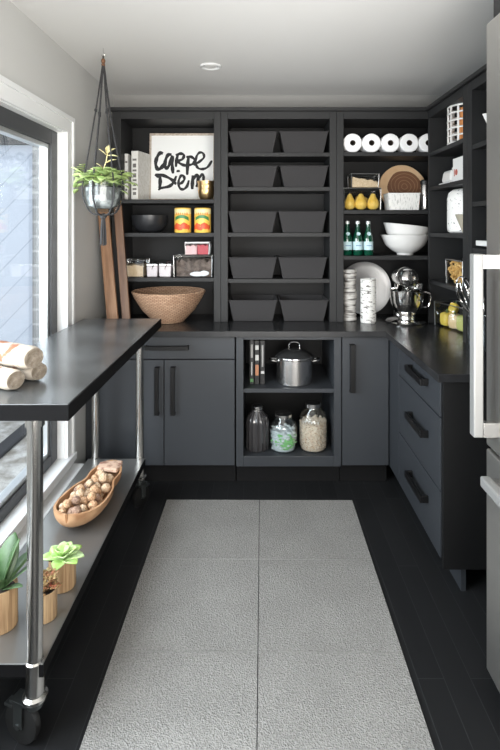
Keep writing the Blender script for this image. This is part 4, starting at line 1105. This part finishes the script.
# ------------------------------------------------------------------ open base unit contents
zs = .569
for i, (x, th, h, marks, lab) in enumerate((
    (-.043, .026, .262, [(.05, .12, M('book_green', (.10, .28, .10), .5), .7), (.2, .5, M('book_white', (.55, .55, .53), .5), .25), (.6, .9, M('book_grey', (.34, .34, .33), .5), .45)], 'black cookbook with a green mark at the spine foot'),
    (-.012, .028, .256, [(.20, .45, M('book_rust', (.46, .2, .1), .5), .7), (.55, .68, bpy.data.materials['book_white'], .7), (.80, .90, bpy.data.materials['book_white'], .7)], 'black cookbook with a rust panel on its spine'),
    (.021, .028, .258, [(.24, .30, bpy.data.materials['book_white'], .7), (.40, .9, bpy.data.materials['book_grey'], .35)], 'black cookbook with one pale dot, nearest the stock pot'))):
    book(lab, x, 3.09, zs, th, h, .18, black_cover, 0, 'black cookbooks beside the stock pot', marks)
t = thing('stock_pot', 'stainless steel lidded stock pot on the shelf beside the cookbooks', 'pot', (.214, 3.135, zs)); t.scale = (.87, .87, .98)
obj('pot_body', lathe(nb(), [(0, 0), (.118, 0), (.124, .006), (.124, .150), (.131, .154), (.124, .158), (0, .156)], 56), steel, t, smooth=True)
ld = obj('lid', lathe(nb(), [(.128, .158), (.136, .160), (.134, .167), (.105, .185), (.06, .204), (0, .210), (0, .206), (.058, .199), (.1, .18), (.128, .163), (.128, .158)], 56), M('glass_steel_lid', (.5, .5, .5), .15, metal=.95), t, smooth=True)
obj('lid_handle', tube(nb(), spline([(-.038, 0, .200), (-.036, 0, .232), (-.018, 0, .246), (.018, 0, .246), (.036, 0, .232), (.038, 0, .200)], 5), .0055, 8), chrome, ld, smooth=True)
for s in (-1, 1):
    obj('side_handle', tube(nb(), spline([(s*.122, -.035, .135), (s*.160, -.034, .140), (s*.176, 0, .142), (s*.160, .034, .140), (s*.122, .035, .135)], 5), .0065, 8), chrome, t, smooth=True)
zj = .181
def jar(name, label, cat, x, y, r, h, ribs=0, mat=glass, lidr=.045):
    t = thing(name, label, cat, (x, y, zj), 0, 'glass jars in the open base unit')
    prof = [(0, 0), (r*.88, 0), (r, .014), (r, h*.62), (r*.90, h*.76), (lidr*1.05, h*.86), (lidr, h*.90), (lidr-.003, h*.90), (lidr, h*.85), (r*.88, h*.75), (r-.004, h*.61), (r-.004, .016), (r*.85, .005), (0, .005)]
    obj('jar_glass', lathe(nb(), prof, 64 if ribs else 48, ribs=ribs, rib_a=.045 if ribs else 0), mat, t, smooth=True)
    obj('lid', lathe(nb(), [(0, h*.90+.001), (lidr+.003, h*.90+.001), (lidr+.004, h*.985), (lidr-.002, h), (0, h)], 36), steel, t, smooth=True)
    return t
ribbed_glass = M('ribbed_smoked_glass', (.045, .043, .045), .15, spec=.8)
jar('ribbed_jar', 'tall ribbed smoky glass jar nearest the left side of the unit', 'jar', -.010, 3.10, .066, .262, 16, ribbed_glass, .030)
t = jar('glass_jar', 'short round glass jar of green and white sweets', 'jar', .146, 3.10, .083, .215, 0, glass, .048)
t = jar('glass_jar', 'large glass jar of beige beans nearest the right side', 'jar', .324, 3.11, .088, .275, 0, glass, .044)
bm = nb()
for k in range(6):
    a = math.radians(-50+k*13); c = Vector((.0835*math.sin(a), -.0835*math.cos(a), .181-.002*abs(k-2.5)))
    box(bm, -.003, .003, -.0008, .0008, -.006, .006, Matrix.Translation(c) @ Matrix.Rotation(a, 4, 'Z'))
    box(bm, -.006, .006, -.0008, .0008, .003, .006, Matrix.Translation(c) @ Matrix.Rotation(a, 4, 'Z')) if k % 2 else None
obj('white_lettering', bm, porcelain, t)
def fill(name, label, cat, x, y, r, h, mats, s, count, seed):
    rnd = random.Random(seed); res = []
    for mi, m in enumerate(mats):
        bm = nb()
        if mi == 0: lathe(bm, [(0, 0), (r*.90, 0), (r*.93, .012), (r*.93, h*.9), (r*.6, h*.95), (0, h*.95)], 30)
        for k in range(count//len(mats)):
            a = rnd.uniform(0, 2*PI)
            if rnd.random() < .75: z = rnd.uniform(.01, h); rr = r*.93
            else: z = h*.95; rr = r*.9*math.sqrt(rnd.random())
            ball(bm, (rr*math.cos(a), rr*math.sin(a), z), s*rnd.uniform(.7, 1.1), 1, (1, 1, rnd.uniform(.5, .9)))
        res.append((bm, m))
    return res
bm = fill('', '', '', 0, 0, .080, .165, [bean_mat], .0075, 700, 4)[0][0]
tag(obj('dry_beans', bm, bean_mat, smooth=True, loc=(.324, 3.11, zj+.006)), 'beige dry beans filling most of the largest glass jar', 'beans', kind='stuff')
fl = fill('', '', '', 0, 0, .074, .115, [candy_white, candy_green], .013, 260, 8)
# the green wrappers form a fan on the front of the jar
bmg = nb(); rnd = random.Random(2)
for k in range(60):
    a = rnd.gauss(-PI/2+.25, .38); z = rnd.gauss(.06, .022)
    ball(bmg, (.0755*math.cos(a), .0755*math.sin(a), max(.02, min(.1, z))), .0085, 1, (1.4, .4, .7))
fl[1][0].free()
tag(obj('white_sweets', fl[0][0], candy_white, smooth=True, loc=(.146, 3.10, zj+.006)), 'white wrapped sweets filling the short round jar', 'sweets', kind='stuff')
for v in bmg.verts: v.co.x *= .985; v.co.y *= .985
tag(obj('green_sweets', bmg, candy_green, smooth=True, loc=(.146, 3.10, zj+.006)), 'green wrapped sweets at the front of the short round jar', 'sweets', kind='stuff')
